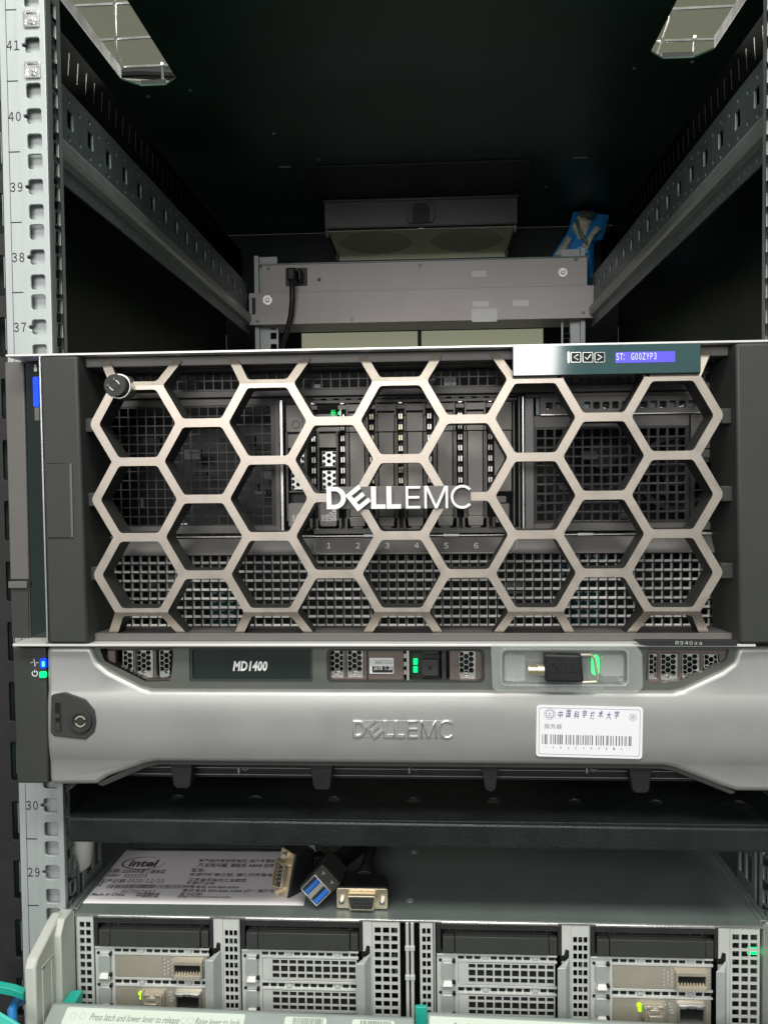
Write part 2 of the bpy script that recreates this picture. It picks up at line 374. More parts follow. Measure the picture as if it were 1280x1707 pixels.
# cage nuts in the two holes round number 41
for k in (-1, 1):
    z = 8*U+k*15.875
    b = MB(); b.mesh(plate([rect(7.6, 17.8, z-5.4, z+5.0, 1.2), rect(9.3, 16.0, z-3.6, z+3.4, .8)], -1.4, 1.2, .25))
    b.box(9.0, 16.4, -0.4, 8, z-3.8, z+3.6)
    b.cyl((13.2, -2.6, z-1.2), (13.2, 1, z-1.2), 2.5, 16); b.cyl((13.2, -3.1, z-1.2), (13.2, -2.6, z-1.2), 1.2, 6)
    part('cage_nut', b, 'chrome', rack)
# side rails
def side_rail(mir):
    f = (lambda x: mirx(x)) if mir else (lambda x: x)
    sp = [rect(24, 640, 312, 350)]
    for i in range(17): sp.append(rect(51+i*35, 60.5+i*35, 325.5, 338, .8, 2))
    for i in range(34):
        y = 36+i*17.7
        if y < 634:
            for z in ((318.5, 344.5) if i % 2 else (321, 342)): sp.append(circ(y, z, 1.9, 8))
    x0 = f(12.5)-(2 if not mir else 0)
    r = part('side_rail', MB().mesh(plate(sp, x0, 2.0, .3, 'x')), 'zinc', rack)
    sp = [rect(24, 640, 283.5, 295)]+[circ(32+i*11, 289, 1.3, 6) for i in range(55)]
    b = MB().mesh(plate(sp, x0, 2.0, .3, 'x'))
    for (xa, za), (xb, zb) in zip([(12.5, 295), (17, 297), (18.5, 300), (18.5, 307), (17, 310)], [(17, 297), (18.5, 300), (18.5, 307), (17, 310), (12.5, 312)]):
        b.add([(f(xa), 24, za), (f(xb), 24, zb), (f(xb), 640, zb), (f(xa), 640, za)], [(0, 1, 2, 3)], 1)
    xa, xb = sorted((f(4), f(12.5)))
    b.box(xa, xb, 24, 640, 350.0, 351.6, 0)
    part('rail_rib', b, ['zinc', 'zinc_light'], r)
side_rail(False); side_rail(True)
# rear posts
for mir in (False, True):
    f = (lambda x: mirx(x)) if mir else (lambda x: x)
    sp = [rect(*sorted((f(27), f(52))), ZB, 392)]
    for u in range(25, 42):
        for k in (-1, 0, 1):
            z = (u-33)*U+k*15.875; sp.append(rect(*sorted((f(41), f(49.5))), z-4.5, z+4.5, 1, 2))
    b = MB().mesh(plate(sp, 641, 2, .2)); xa, xb = sorted((f(21), f(26.9)))
    b.box(xa, xb, 634, 660, ZB, 392)
    part('rear_post', b, 'post', rack)
# side panels and upper brush strips
for mir in (False, True):
    f = (lambda x: mirx(x)) if mir else (lambda x: x)
    xa, xb = sorted((f(-62), f(-60)))
    part('side_panel', B(xa, xb, 30, 800, ZB, 468), 'cabinet', rack)
    b = MB(); xa, xb = sorted((f(-30), f(-34)))
    for i in range(34): 
        y = 70+i*17; b.add([(f(-24), y, 404), (f(-24), y+1.2, 404), (f(-25), y+7, 424), (f(-25), y+5.5, 424)], [(0, 1, 2, 3)])
    b.box(xa, xb, 30, 780, 380, 440, 1); b.box(*sorted((f(-34), f(-20))), 30, 780, 378, 380, 1)
    part('brush_strip', b, ['zinc', 'brush_black'], rack)
# outer frame columns either side of the posts, slotted
for mir in (False, True):
    f = (lambda x: mirx(x)) if mir else (lambda x: x)
    sp = [rect(*sorted((f(-60), f(-10.2))), ZB, 468)]
    for i in range(22):
        z = ZB+20+i*40; sp.append(rect(*sorted((f(-17.5), f(-13.5))), z, z+26, 1.2, 3)); sp.append(rect(*sorted((f(-46), f(-30))), z, z+26, 2, 3))
    part('frame_column', MB().mesh(plate(sp, 8, 2.5, .5)), 'soft_black', rack)
    for i in range(22):
        z = ZB+20+i*40+5
        if z < 440: part('slot_highlight', B(*sorted((f(-13.4), f(-12.9))), 7.6, 8, z, z+20), 'zinc_light', rack)  # pale slivers added as highlights along the slot edges
    part('column_back', B(*sorted((f(-60), f(-9))), 40, 42, ZB, 468), 'cabinet', rack)
# roof with two cable openings
def roofhole(x0, x1, y0, y1, c=14): return rpoly([(x0, y0+c), (x0+c, y0), (x1-c, y0), (x1, y0+c), (x1, y1-c), (x1-c, y1), (x0+c, y1), (x0, y1-c)], 3, 3)
sp = [rect(-60, mirx(-60), -10, 800), roofhole(-34, 19.5, 60, 300), roofhole(468, 525, 60, 285)]
part('roof_panel', MB().mesh(plate(sp, 470, 2.0, .4, 'z')), 'roof_sheen', rack)
for x0, x1, y1 in ((-34, 19.5, 300), (468, 525, 285)):
    b = MB(); b.box(x0-1.4, x0-.2, 70, y1-14, 470.5, 482); b.box(x1+.2, x1+1.4, 70, y1-14, 470.5, 482); b.box(x0+14, x1-14, y1+.2, y1+1.4, 470.5, 476)
    part('opening_lip', b, 'soft_black', rack)
b = MB()
for x, y in ((26, 312), (-20, 322), (460, 300), (512, 292), (90, 420), (130, 500), (420, 620)):
    b.cyl((x, y, 470), (x, y, 468.6), 1.6, 10)
b.box(78, 92, 520, 521, 469, 470); b.box(440, 456, 520, 521, 469, 470)
part('roof_screw', b, 'zinc_light', rack)['kind'] = 'stuff'
part('rear_panel', B(-60, mirx(-60), 800, 803, 314, 470), 'cabinet', rack)
for x0, x1 in ((-60, 60), (440, mirx(-60))): part('rear_frame', B(x0, x1, 801, 806, ZB, 314), 'cabinet', rack)
part('rear_door_bar', B(244, 250, 801, 806, ZB, 314), 'zinc', rack)

# wires of the cable trays that show through the two roof openings
def tray(name, label, lines, r, Z):
    t = thing(name, label, 'cable tray', at(*lines[0][0], Z=Z), 'wire cable trays over the cabinet')
    for l in lines:
        pts = [at(px, py, Z=Z+(0 if len(l) > 2 else 3)) for px, py in l]
        part('wire', MB().tube(pts, r, 8), 'silver', t)
    return t
t1 = tray('wire_cable_tray', 'silver wire cable tray seen through the left roof opening of the cabinet', [
    [(190, -30), (191, 30), (193, 86), (204, 112)], [(60, 12), (225, 4)], [(140, 68), (270, 60)], [(180, 112), (300, 107)], [(190, 131), (302, 137)], [(270, 105), (272, 150)]], 1.6, 560)
b = MB()
for k, (px, py) in enumerate(((190, 122), (190, 127), (190, 118))): b.tube([at(px, py, Z=575+k*9), at(px+50, py-2, Z=576+k*9), at(px+130, py+2, Z=575+k*9)], 6, 10)
ob = part('cable_bundle', b, 'rubber', None); ob['label'] = 'dark cables lying in the wire tray above the left roof opening'; ob['category'] = 'cables'
t2 = tray('wire_cable_tray', 'silver wire cable tray seen through the right roof opening of the cabinet', [
    [(1117, -20), (1117, 30), (1106, 60), (1094, 96)], [(1110, 15), (1250, 8)], [(1085, 68), (1215, 64)], [(1075, 97), (1195, 93)], [(1232, -10), (1229, 14)], [(1158, 60), (1157, 90)]], 1.6, 545)

# fan unit under the roof
fan = thing('roof_fan_unit', 'grey fan housing with two oval perforated grilles hung under the cabinet roof', 'fan unit', (CX, 700, 470))
part('mounting_plate', MB().box(112, 390, 520, 639, 467.4, 469.6), 'soft_black', fan, .4)
part('housing', MB().box(119, 384, 640, 770, 427, 469.5).box(117, 386, 636, 642, 463, 466).box(119, 384, 636.5, 640, 427, 429), 'fan_box', fan, .8)
def grille(cx):
    sp = [rect(cx-62, cx+62, 642, 768)]
    for j in range(-12, 13):
        for i in range(-9, 10):
            x = i*5.6+(2.8 if j % 2 else 0); y = j*4.9
            if (x/52)**2+(y/56)**2 < 1: sp.append(circ(cx+x, 705+y, 2.5, 6, 30))
    return MB().mesh(plate(sp, 425, .4, 0, 'z'))
part('cavity_shade', B(121, 382, 644, 768, 426.55, 426.95), 'black', fan)  # black sheet standing in for the shade inside the fan box
for cx in (186, 318): part('fan_grille', grille(cx), 'fan_base_lit', fan)
part('base_plate', B(124, 380, 770, 772, 418, 427).box(248.1, 255.9, 642, 768, 425, 426.6), 'fan_base_lit', fan, .3)
b = MB().mesh(plate([rpoly([(236, 432), (268, 432), (272, 440), (268, 458), (236, 458), (232, 440)], 4)], 634.5, 2, .4))
sk = part('power_socket', b, 'fan_box', fan, .3)
part('inlet', MB().mesh(plate([rpoly([(241, 433), (264, 433), (264, 452), (258, 457), (247, 457), (241, 452)], 2)], 632.5, 3, .3)), 'black', sk)
for x in (122, 381):
    for y, z in ((645, 424), (765, 424)): part('bolt', MB().cyl((x, y, 427), (x, y, 420), 3.4, 12).cyl((x, y, 420), (x, y, 417.5), 2, 10), 'zinc', fan)

# two flat units on the rear posts
GR = 'flat grey units bolted to the rear posts'
def screw(px, py, Y, par, r=7):
    p = at(px, py, Y)
    part('screw', MB().ring((p[0], p[2]), r*.42, r, Y-1.4, Y, 24).cyl((p[0], Y-2.4, p[2]), (p[0], Y, p[2]), r*.38, 6), 'silver', par, .2)
d1 = thing('rack_unit', 'upper grey flat unit at the back with a power cord plugged in', 'network device', (CX, 650, 343), GR)
x0, x1 = at(436, 460, 630)[0], at(979, 450, 630)[0]; zt1 = at(706, 434, 630)[2]; zb1 = at(706, 486, 630)[2]
part('body', MB().box(x0, x1, 630, 690, zb1, zt1).box(x0-4, x0+22, 628, 636, zt1-.6, zt1+1.6), 'rear_box', d1, .8)
part('edge_flange', B(x0-3, x1+2, 629, 630, zt1-1.2, zt1+.9), 'zinc', d1, .2)
screw(938, 454, 629.5, d1, 6.3)
for px, py in ((447, 447), (700, 442), (960, 432)): p = at(px, py, 630); part('rivet', MB().cyl((p[0], 628.8, p[2]), (p[0], 631, p[2]), 2.6, 10), 'zinc', d1)
p = at(532, 466, 630); part('rivet', MB().cyl((p[0], 629.3, p[2]), (p[0], 631, p[2]), 2.4, 12), 'black', d1)
part('sticker', MB().fb(F(786, 451, 811, 461, 629.5), 629.4, 630), 'label_white', d1)
r = F(476, 446, 512, 476, 629); sk = part('power_socket', MB().fb(r, 628.6, 632), 'black', d1, .6)
d2 = thing('rack_unit', 'lower grey flat unit at the back carrying a bright white sticker', 'network device', (CX, 640, 300), GR)
x0, x1 = at(415, 512, 620)[0], at(990, 505, 620)[0]; zt2 = at(702, 481.5, 620)[2]; zb2 = at(702, 535.5, 620)[2]
part('body', MB().box(x0, x1, 620, 622, zb2, zt2).box(x0+16, x1-16, 622, 690, zb2+1, zt2-1), 'rear_box', d2, .6)
screw(446, 500, 619.6, d2, 6.8)
for px, py in ((429, 535), (587, 532), (972, 521)): p = at(px, py, 620); part('rivet', MB().cyl((p[0], 618.8, p[2]), (p[0], 621, p[2]), 2.2, 10), 'zinc', d2)
part('sticker', MB().fb(F(788, 502, 815, 511, 619.5), 619.4, 620), 'label_white', d2, label='small pinkish sticker')
part('sticker', MB().fb(F(855, 500, 881, 510, 619.5), 619.4, 620), 'label_white', d2)
part('sticker', MB().mesh(plate([rr(F(786, 514, 829, 536, 619), 2.5)], 619.0, .9)), 'white_plastic', d2, label='bright white blank sticker')
b = MB()
r = F(420, 496, 426, 524, 620); b.fb(r, 619.7, 620)
part('slot_mark', b, 'black', d2)
cd = thing('power_cord', 'black power cord plugged into the upper flat unit and hanging down', 'cable', at(487, 465, 640))
p = at(490, 460, 616)
part('plug', MB().box(p[0]-7, p[0]+4, 600, 628.6, p[2]-9, p[2]+8).box(p[0]+5, p[0]+11, 612, 628.6, p[2]-7, p[2]+9), 'rubber', cd, 2)
pts = [at(486, 462, 604), at(487, 480, 600), at(487, 500, 602), at(485, 525, 606), at(479, 550, 610), at(470, 575, 614), at(462, 600, 620), at(455, 640, 630)]
part('cord', MB().tube(pts, 3.6, 10), 'rubber', cd)

# crumpled packet at the right behind
bag = thing('plastic_packet', 'crumpled blue and cream plastic packet behind the upper flat unit', 'packet', at(965, 430, 720))
outline = [(914, 436), (948, 384), (956, 352), (990, 355), (1016, 358), (1004, 398), (990, 404), (990, 478), (984, 474), (978, 436)]
def bagpart(name, px, m, dy, par):
    b = MB(); P = [at(a, c, 715) for a, c in px]; cx = sum(p[0] for p in P)/len(P); c2 = sum(p[2] for p in P)/len(P); n = len(P)
    V = [(cx, 712+dy-8, c2)]; 
    for s_, yy in ((.55, -9), (1.0, 0)):
        for i, p in enumerate(P): V.append((cx+(p[0]-cx)*s_, 715+dy+yy*(0.4+.9*((i*7) % 5)/5), c2+(p[2]-c2)*s_))
    for i, p in enumerate(P): V.append((p[0], 735+dy, p[2]))
    fs = [(0, 1+(i+1) % n, 1+i) for i in range(n)]
    for k in (1, 1+n): fs += [(k+i, k+(i+1) % n, k+n+(i+1) % n, k+n+i) for i in range(n)]
    b.add(V, fs); return part(name, b, m, par, smooth=False)
bagpart('wrapper', outline, 'bag_blue', 0, bag)
bagpart('printed_stripe', [(922, 428), (944, 396), (952, 402), (938, 430)], 'bag_cream', -11, bag)
bagpart('printed_stripe', [(952, 380), (962, 362), (984, 372), (972, 400), (962, 402)], 'bag_cream', -11, bag)
bagpart('printed_stripe', [(968, 412), (990, 380), (1000, 384), (986, 402), (976, 420)], 'bag_cream', -12, bag)
bagpart('fastener', [(962, 360), (966, 355), (990, 357), (992, 364), (986, 368), (964, 366)], 'zinc', -13, bag)
part('tie', MB().tube([at(961, 366, 700), at(968, 388, 696), at(980, 408, 700)], 2.6, 8), 'zinc', bag)

# ================================================================== 4U SERVER WITH HONEYCOMB BEZEL
srv = thing('rack_server', 'tall four-unit server behind a champagne honeycomb bezel', 'server', (CX, -20, -20))
SX0, SX1, SZ0, SZ1 = 46, 447, -25.5, 155.5
# inner chassis walls
b = MB()
b.box(10, 484, -2, 600, 156.2, 157.6); b.box(24, 471, -2, 600, -26.8, -25.6)
b.box(24, 25.4, 0, 600, -25.6, 156.2); b.box(470, 471.4, 0, 600, -25.6, 156.2)
b.box(25.4, 470, 48, 50, -25.6, 156.2, 1)
part('chassis', b, ['chassis', 'black'], srv)
# bezel outer frame: thin bright edges above and below
fr = part('bezel_frame', MB().box(9.6, 486, -38, -2, 153.2, 154.6, 0).box(9.8, 448, -39, -2, -20.9, -19.3, 0), 'line_white', srv, .35, label='thin bright silver edge above and below')
b = MB()
b.box(46, 448, -30, -4, 147.0, 152.8); b.box(46, 448, -31, -4, -19.2, -14.4)
b.box(46, 448, -16, -4, 146.0, 147.0); 
part('inner_lip', b, 'taupe', srv, .5)
q = F(1055, 1067, 1229, 1077, -41); mt = part('model_tag', MB().mesh(plate([rpoly([(q[0], q[3]), (q[0]+5, q[2]+.6), (q[0]+8, q[2]), (q[1], q[2]), (q[1], q[3])], .5)], -41, 3, .2)), 'soft_black', srv)
q = F(1126, 1069, 1170, 1075, -41.2); part('lettering', MB().mesh(text_mesh('R940xa', *q, -41.1, fw=True, sp=.62)), 'ink_pale', mt, smooth=False)
# lattice
Pp = 44.885; Cc = Pp*.8660; HX, HZ = 89.56, 134.48; WB = 5.0; YL = -40.0
sS = Pp/math.sqrt(3)
def hexpts(cx, cz, inset): 
    r_ = sS-inset*2/math.sqrt(3); return [(cx+r_*math.cos(R(60*k)), cz+r_*math.sin(R(60*k))) for k in range(6)]
lat = MB(); Y0, Y1 = YL, YL+18.0
def ring_cell(hexa_, inner, n):      # inner outline has n points per corner, hexa_ one
    k = len(hexa_); N = len(inner); base = len(lat.v); V = []; fs = []
    for y in (Y0, Y1): V += [(p[0], y, p[1]) for p in hexa_]+[(p[0], y, p[1]) for p in inner]
    L = k+N
    for q in range(k):
        for y in (0, L):
            for t in range(n-1): fs.append((y+q, y+k+q*n+t, y+k+q*n+t+1))
            fs.append((y+q, y+k+q*n+n-1, y+k+((q+1) % k)*n, y+(q+1) % k))
    for t in range(N): fs.append((k+t, k+(t+1) % N, L+k+(t+1) % N, L+k+t))
    lat.add(V, fs)
for c in range(9):
    for j in range(-1, 5):
        if c % 2 == 0 and j > 3: continue
        zc_ = HZ-(j+.5)*Pp if c % 2 == 0 else HZ-j*Pp
        ring_cell(hexpts(HX+c*Cc, zc_, 0), rpoly(hexpts(HX+c*Cc, zc_, WB/2), 3.0, 4), 5)
k_ = WB/math.sqrt(3)
for cx, sgn in ((HX, -1), (HX+8*Cc, 1)):
    for j in range(-1, 4):
        zc_ = HZ-(j+.5)*Pp
        h = [(cx+sgn*sS/2, zc_+Pp/2), (cx+sgn*sS, zc_), (cx+sgn*sS/2, zc_-Pp/2)]
        o = rpoly([(cx+sgn*(sS/2+k_), zc_+Pp/2), (cx+sgn*(sS+k_), zc_), (cx+sgn*(sS/2+k_), zc_-Pp/2)], [0, 5, 0], 4)
        V = []
        for y in (Y0, Y1): V += [(p[0], y, p[1]) for p in h+o]
        fs = []; L = 3+len(o)
        for y in (0, L):
            fs.append((y, y+1, y+4, y+3)); fs += [(y+1, y+4+t+1, y+4+t) for t in range(4)]; fs.append((y+1, y+2, y+9, y+8))
        for t in range(len(o)-1): fs.append((3+t, 3+t+1, L+3+t+1, L+3+t))
        lat.add(V, fs)
bm = bmesh.new(); vv = [bm.verts.new(v) for v in lat.v]
for f in lat.f:
    try: bm.faces.new([vv[i] for i in f])
    except ValueError: pass
bmesh.ops.remove_doubles(bm, verts=bm.verts[:], dist=0.02)
bmesh.ops.recalc_face_normals(bm, faces=bm.faces[:])
def cut(z, clear=None):
    g = bm.verts[:]+bm.edges[:]+bm.faces[:]
    bmesh.ops.bisect_plane(bm, geom=g, plane_co=(0, 0, z), plane_no=(0, 0, 1), clear_outer=clear == 'up', clear_inner=clear == 'down')
cut(HZ); cut(HZ-3*Pp); cut(152.4, 'up'); cut(-18.6, 'down')
for v in bm.verts:
    z = v.co.z
    if z > HZ: v.co.y += (z-HZ)*0.62*(1 if v.co.y < YL+9 else .4)
    if z < HZ-3*Pp: v.co.y += (HZ-3*Pp-z)*0.72*(1 if v.co.y < YL+9 else .4)
# keep the notch clear where the display panel sits
geom = [f for f in bm.faces if f.calc_center_median().z > 136.4 and 309 < f.calc_center_median().x < 416]
bmesh.ops.delete(bm, geom=geom, context='FACES')
me = bpy.data.meshes.new('honeycomb_lattice')
bm.normal_update()
for f in bm.faces:
    f.material_index = 0 if (f.normal.y < -0.35 and f.calc_center_median().y < YL+14) else 1
    f.smooth = False
for v in bm.verts: v.co *= S
bm.to_mesh(me); bm.free(); me.materials.append(M['champagne']); me.materials.append(M['dark_plastic'])
lo_ = link('honeycomb_lattice', me, srv, bevel=.4, seg=2)
lo_.modifiers['bevel'].angle_limit = R(50)
# stubs that carry the lattice
for z in (HZ-.5*Pp, HZ-1.5*Pp, HZ-2.5*Pp):
    part('lattice_bracket', B(55, 62.5, -33, -24, z-4.2, z+4.2), 'dark_plastic', srv, .6); part('lattice_bracket', B(430, 439, -33, -24, z-4.5, z+4.5), 'dark_plastic', srv, .6)
# end caps
capl = part('end_cap', MB().hexa([(32.5, -40, -18.9), (56.6, -40, -18.9), (60.5, -6, -18.9), (32.5, -6, -18.9), (31.7, -40, 152.6), (54.0, -40, 152.6), (58.5, -6, 152.6), (31.7, -6, 152.6)]), 'charcoal', srv, 1.4)
part('end_cap', MB().hexa([(438.4, -40, -18.9), (464, -40, -18.9), (464, -6, -18.9), (433.5, -6, -18.9), (435.9, -40, 152.6), (464, -40, 152.6), (464, -6, 152.6), (431.5, -6, 152.6)]), 'charcoal', srv, 1.4)
part('cap_side', MB().box(464.2, 486, -36, -4, -18.9, 152.6), 'charcoal', srv, 1)
r = F(79, 773, 118, 896, -40)
part('finger_recess', MB().fb(r, -40.5, -40).box(r[1], r[1]+1.4, -40.9, -40, r[2], r[3], 1).box(r[0], r[1], -40.6, -40, r[3], r[3]+.35, 2).box(r[0], r[1], -40.6, -40, r[2]-.35, r[2], 2), ['charcoal', 'taupe', 'black'], capl, .15)
# left control ear
ear = part('control_ear', MB().box(-.4, 11.7, -20, -3, -19, 152.8), 'taupe', srv, .8, label='brownish grey ear left of the glossy strip')
part('glossy_strip', MB().hexa([(11.9, -19.0, -19), (31.4, -19.0, -19), (31.4, -3, -19), (11.9, -3, -19), (12.2, -19.0, 152.8), (31.4, -19.0, 152.8), (31.4, -3, 152.8), (12.2, -3, 152.8)]), 'gloss_black', srv, .3)
part('trim_line', MB().hexa([(31.2, -39.6, -19), (32.3, -39.6, -19), (32.3, -20, -19), (31.2, -20, -19), (30.6, -39.6, 152.8), (31.6, -39.6, 152.8), (31.6, -20, 152.8), (30.6, -20, 152.8)]), 'silver', srv, .25)
r = F(56, 628, 65, 678, -19.2); part('health_light', MB().mesh(plate([rr(r, .8)], -19.9, .8)), 'led_blue', ear, label='long blue status light')
r = F(57, 612, 62, 619, -19.2); part('info_icon', MB().mesh(plate([rr(r, .5)], -19.5, .4)).mesh(plate([circ((r[0]+r[1])/2, r[3]+1.0, .7, 10)], -19.5, .4)), 'print_white', ear)
r = F(58, 679, 66, 701, -19.2); part('service_tag_slot', MB().fb(r, -19.6, -19), 'taupe', ear, .1)
r = F(14, 970, 47, 980, -21); part('release_latch', MB().box(r[0]+.8, r[1], -23, -19, r[2], r[3]+.4).box(-.4+.8, 11.3, -21, -19, -19, r[2]-.8, 1).box(r[0]+.4, r[1], -20.6, -19, r[3]+.6, r[3]+1.8, 2), ['taupe', 'charcoal', 'black'], srv, .3)
# round key lock
p = at(191, 642, -48)
lk = part('lock', MB().cyl((p[0], -34, p[2]), (p[0], -48, p[2]), 6.6, 36).ring((p[0]+1.0, p[2]-.2), 6.2, 7.5, -44.5, -34, 36, 1), ['dark_plastic', 'silver'], srv, .5)
part('key_barrel', MB().ring((p[0], p[2]), 2.5, 3.2, -48.6, -47.8, 10, 0, 10, 75).ring((p[0], p[2]), 2.5, 3.2, -48.6, -47.8, 10, 0, 195, 260).ring((p[0], p[2]), 2.5, 3.2, -48.3, -47.8, 24, 1).cyl((p[0], -48.4, p[2]), (p[0], -47.9, p[2]), 1.9, 16, 1).box(p[0]-.45, p[0]+.45, -48.8, -48, p[2]+3, p[2]+4.4, 2).box(p[0]-4.4, p[0]-3, -48.8, -48, p[2]-.4, p[2]+.4, 2), ['galv_dark', 'dark_plastic', 'zinc'], lk)
# display panel
r = F(853, 574, 1165, 625, -41)
z0, z1 = 136.0, 153.0
dp = part('display_panel', MB().box(309.9, 415.9, -41, -27, z0, z1), 'gloss_black', srv, .3)
part('display_glass', MB().mesh(plate([rect(310.4, 415.4, z0+.4, z1-.1, .4)], -41.6, .6)), 'teal_reflection_board', dp)
for i, ch in enumerate('<\u2713>'):
    q = F(951+i*20, 587, 968+i*20, 604, -41.6)
    bt = part('arrow_button' if i != 1 else 'check_button', MB().mesh(plate([rr(q, .5), rect(q[0]+.3, q[1]-.3, q[2]+.3, q[3]-.3, .4)], -42.0, .4)).fb((q[0]+.3, q[1]-.3, q[2]+.3, q[3]-.3), -41.8, -41.6, 1), ['chrome', 'gloss_black'], dp)
    cx, cz_ = (q[0]+q[1])/2, (q[2]+q[3])/2; b = MB()
    if i == 1: ln = [(-1.5, .1), (-.5, -1.3), (1.7, 1.5)]
    elif i == 0: ln = [(1.3, 1.5), (-1.2, 0), (1.3, -1.5)]
    else: ln = [(-1.3, 1.5), (1.2, 0), (-1.3, -1.5)]
    b.tube([(cx+a, -42.1, cz_+c_) for a, c_ in ln], .36, 6); part('icon', b, 'print_white', bt)
q = F(946, 586, 949, 605, -41.6); part('button_bar', MB().mesh(plate([rr(q, .5)], -41.9, .3)), 'chrome', dp)
q = F(1026, 586, 1125, 604, -41.6); sc_ = part('lcd_screen', MB().fb(q, -41.8, -41.6), 'lcd', dp)
q = F(1027, 588, 1094, 601, -41.8); part('lettering', MB().mesh(text_mesh('ST: G00ZYP3', q[0], q[1], q[2]+.5, q[3], -41.86, fw=True, sp=.62)), 'lcd_text', sc_, smooth=False)
# brand letters on the honeycomb
ll = logo(); H = 13.0; x0, z0 = at(545, 849, -44)[0], at(545, 849, -44)[2]
x1 = at(790, 848, -44)[0]; kx = (x1-x0)/6.59
bk = part('letter_backing', MB().mesh(plate([rect(x0, x0+kx*6.45, z0, z0+H, .4)], -42.2, 2.2, .3)), 'taupe', srv)
for sp in ll:
    spp = [[(x0+x*kx, z0+z*H) for x, z in s_] for s_ in sp]
    part('letter', MB().mesh(plate(spp, -46, 3.8, .18)), 'letter_white', bk)

# ------------------------------------------------------------------ what shows behind the honeycomb
YF = -4.0
def sb(name, boxes, m, parent=srv, bevel=.25, label=None):
    b = MB()
    for q in boxes: b.box(*q)
    return part(name, b, m, parent, bevel, label)
sb('face_bar', [(SX0, SX1, YF-2, 2, 130.2, 134.4)], 'taupe', bevel=.5)
sb('face_bar', [(SX0, 168, YF-1, 2, 125.0, 129.4)], 'taupe', bevel=.5)
b = MB(); grid_holes(b, SX0, SX1, 134.4, 147.2, 5.72, 5.75, 4.9, 4.95, YF-.6, YF+2.4, wm=1); part('vent_mesh', b, ['mesh_black', 'wall_lit'], srv, smooth=False, label='narrow row of square vents along the top')
b = MB(); grid_holes(b, SX0, 165.0, 49.4, 125.0, 5.72, 5.75, 5.1, 5.1, YF-.4, YF+.8, wm=1); part('vent_mesh', b, ['mesh_black', 'wall_lit'], srv, smooth=False, label='fine wire vent left of the drive bays')
sb('face_bar', [(SX0, 168, YF-1, 2, 44.4, 49.4)], 'taupe', bevel=.5)
sb('bay_frame', [(165.0, 168.2, YF-2, 8, 44.6, 129.4)], 'taupe', bevel=.4)
sb('bay_rail', [(168.6, 170.4, YF-3, 8, 46, 128)], 'silver', label='bright thin rail beside the drive bays')
# lower strip with the bay numbers and its printed outline
st = part('number_strip', MB().hexa([(SX0, -12, 31.2), (SX1, -12, 31.2), (SX1, 0, 31.2), (SX0, 0, 31.2), (SX0, -7, 41.6), (SX1, -7, 41.6), (SX1, 0, 41.6), (SX0, 0, 41.6)]), 'taupe', srv, .4)
sb('strip_edge', [(SX0, SX1, YF-4, 0, 42.2, 42.9)], 'silver', st, 0.1)
b = MB()
for x0, x1 in ((152, 164), (220, 230), (270, 280), (352, 362), (388, 398), (60, 70), (425, 436)): b.box(x0, x1, YF-4.4, YF-3, 41.9, 43.6)
part('edge_highlight', b, 'chrome', st, .2)['kind'] = 'stuff'  # short chrome bars placed as highlights on the gap line
def sloped_text(body, x0, x1, z0, z1):
    me = text_mesh(body, x0, x1, z0, z1, 0, fw=True)
    for v in me.vertices: v.co.y = -12.06+(v.co.z-31.2)*5/10.4
    return MB().mesh(me)
for n, (a, c) in enumerate(((545, 551), (593, 600), (642, 649), (691, 698), (740, 747), (790, 797))):
    q = F(a, 905, c, 914, -9.5)
    part('bay_number', sloped_text(str(n+1), q[0], q[1], q[2], q[3]), 'print_white', st, smooth=False)
q = [(190, 38.8), (190, 33.5), (193.5, 32.0), (311, 32.0), (315, 34.5), (315, 40.2)]
b = MB()
for (xa, za), (xb, zb) in zip(q[:-1], q[1:]): b.tube([(xa, -12.0+(za-31.2)*5/10.4, za), (xb, -12.0+(zb-31.2)*5/10.4, zb)], .13, 5)
part('printed_outline', b, 'ink_pale', st)
# bottom vent
b = MB(); grid_holes(b, SX0, SX1, -15.5, 31.0, 5.66, 5.72, 4.9, 4.9, YF-1.2, YF+1.6, wm=1, tz=1.15, tx=.45); part('vent_mesh', b, ['mesh_shiny', 'wall_glint'], srv, smooth=False, label='bright square vent grid under the bay numbers')
sb('face_bar', [(SX0, SX1, YF-2, 2, -25.0, -15.5)], 'soft_black', bevel=.5)
# things dimly seen behind the vents
rng = random.Random(3)
b = MB()
for i in range(90):
    x = rng.uniform(50, 440); z = rng.uniform(-14, 140); s1 = rng.uniform(2, 12); s2 = rng.uniform(2, 9); y = rng.uniform(9, 30)
    if 168 < x < 326 and z > 40: continue
    b.box(x, x+s1, y, y+5, z, z+s2, rng.choice((0, 0, 0, 1, 1, 2)))
o_ = part('inner_component', b, ['soft_black', 'taupe', 'zinc'], srv, .4); o_['kind'] = 'stuff'
for a in ((352, 978, 392, 1045), (955, 975, 1002, 1046), (928, 925, 950, 960), (975, 925, 1005, 935), (1180, 612, 1196, 624), (1060, 1020, 1075, 1040)):
    q = F(*a, 6); part('circuit_board', MB().fb(q, 6, 8), 'teal_reflection_board', srv)
for a in ((705, 625, 725, 636), (740, 628, 760, 642), (520, 640, 534, 650), (300, 872, 312, 880)):
    q = F(*a, 5); part('white_label', MB().fb(q, 5, 5.5), 'label_white', srv)
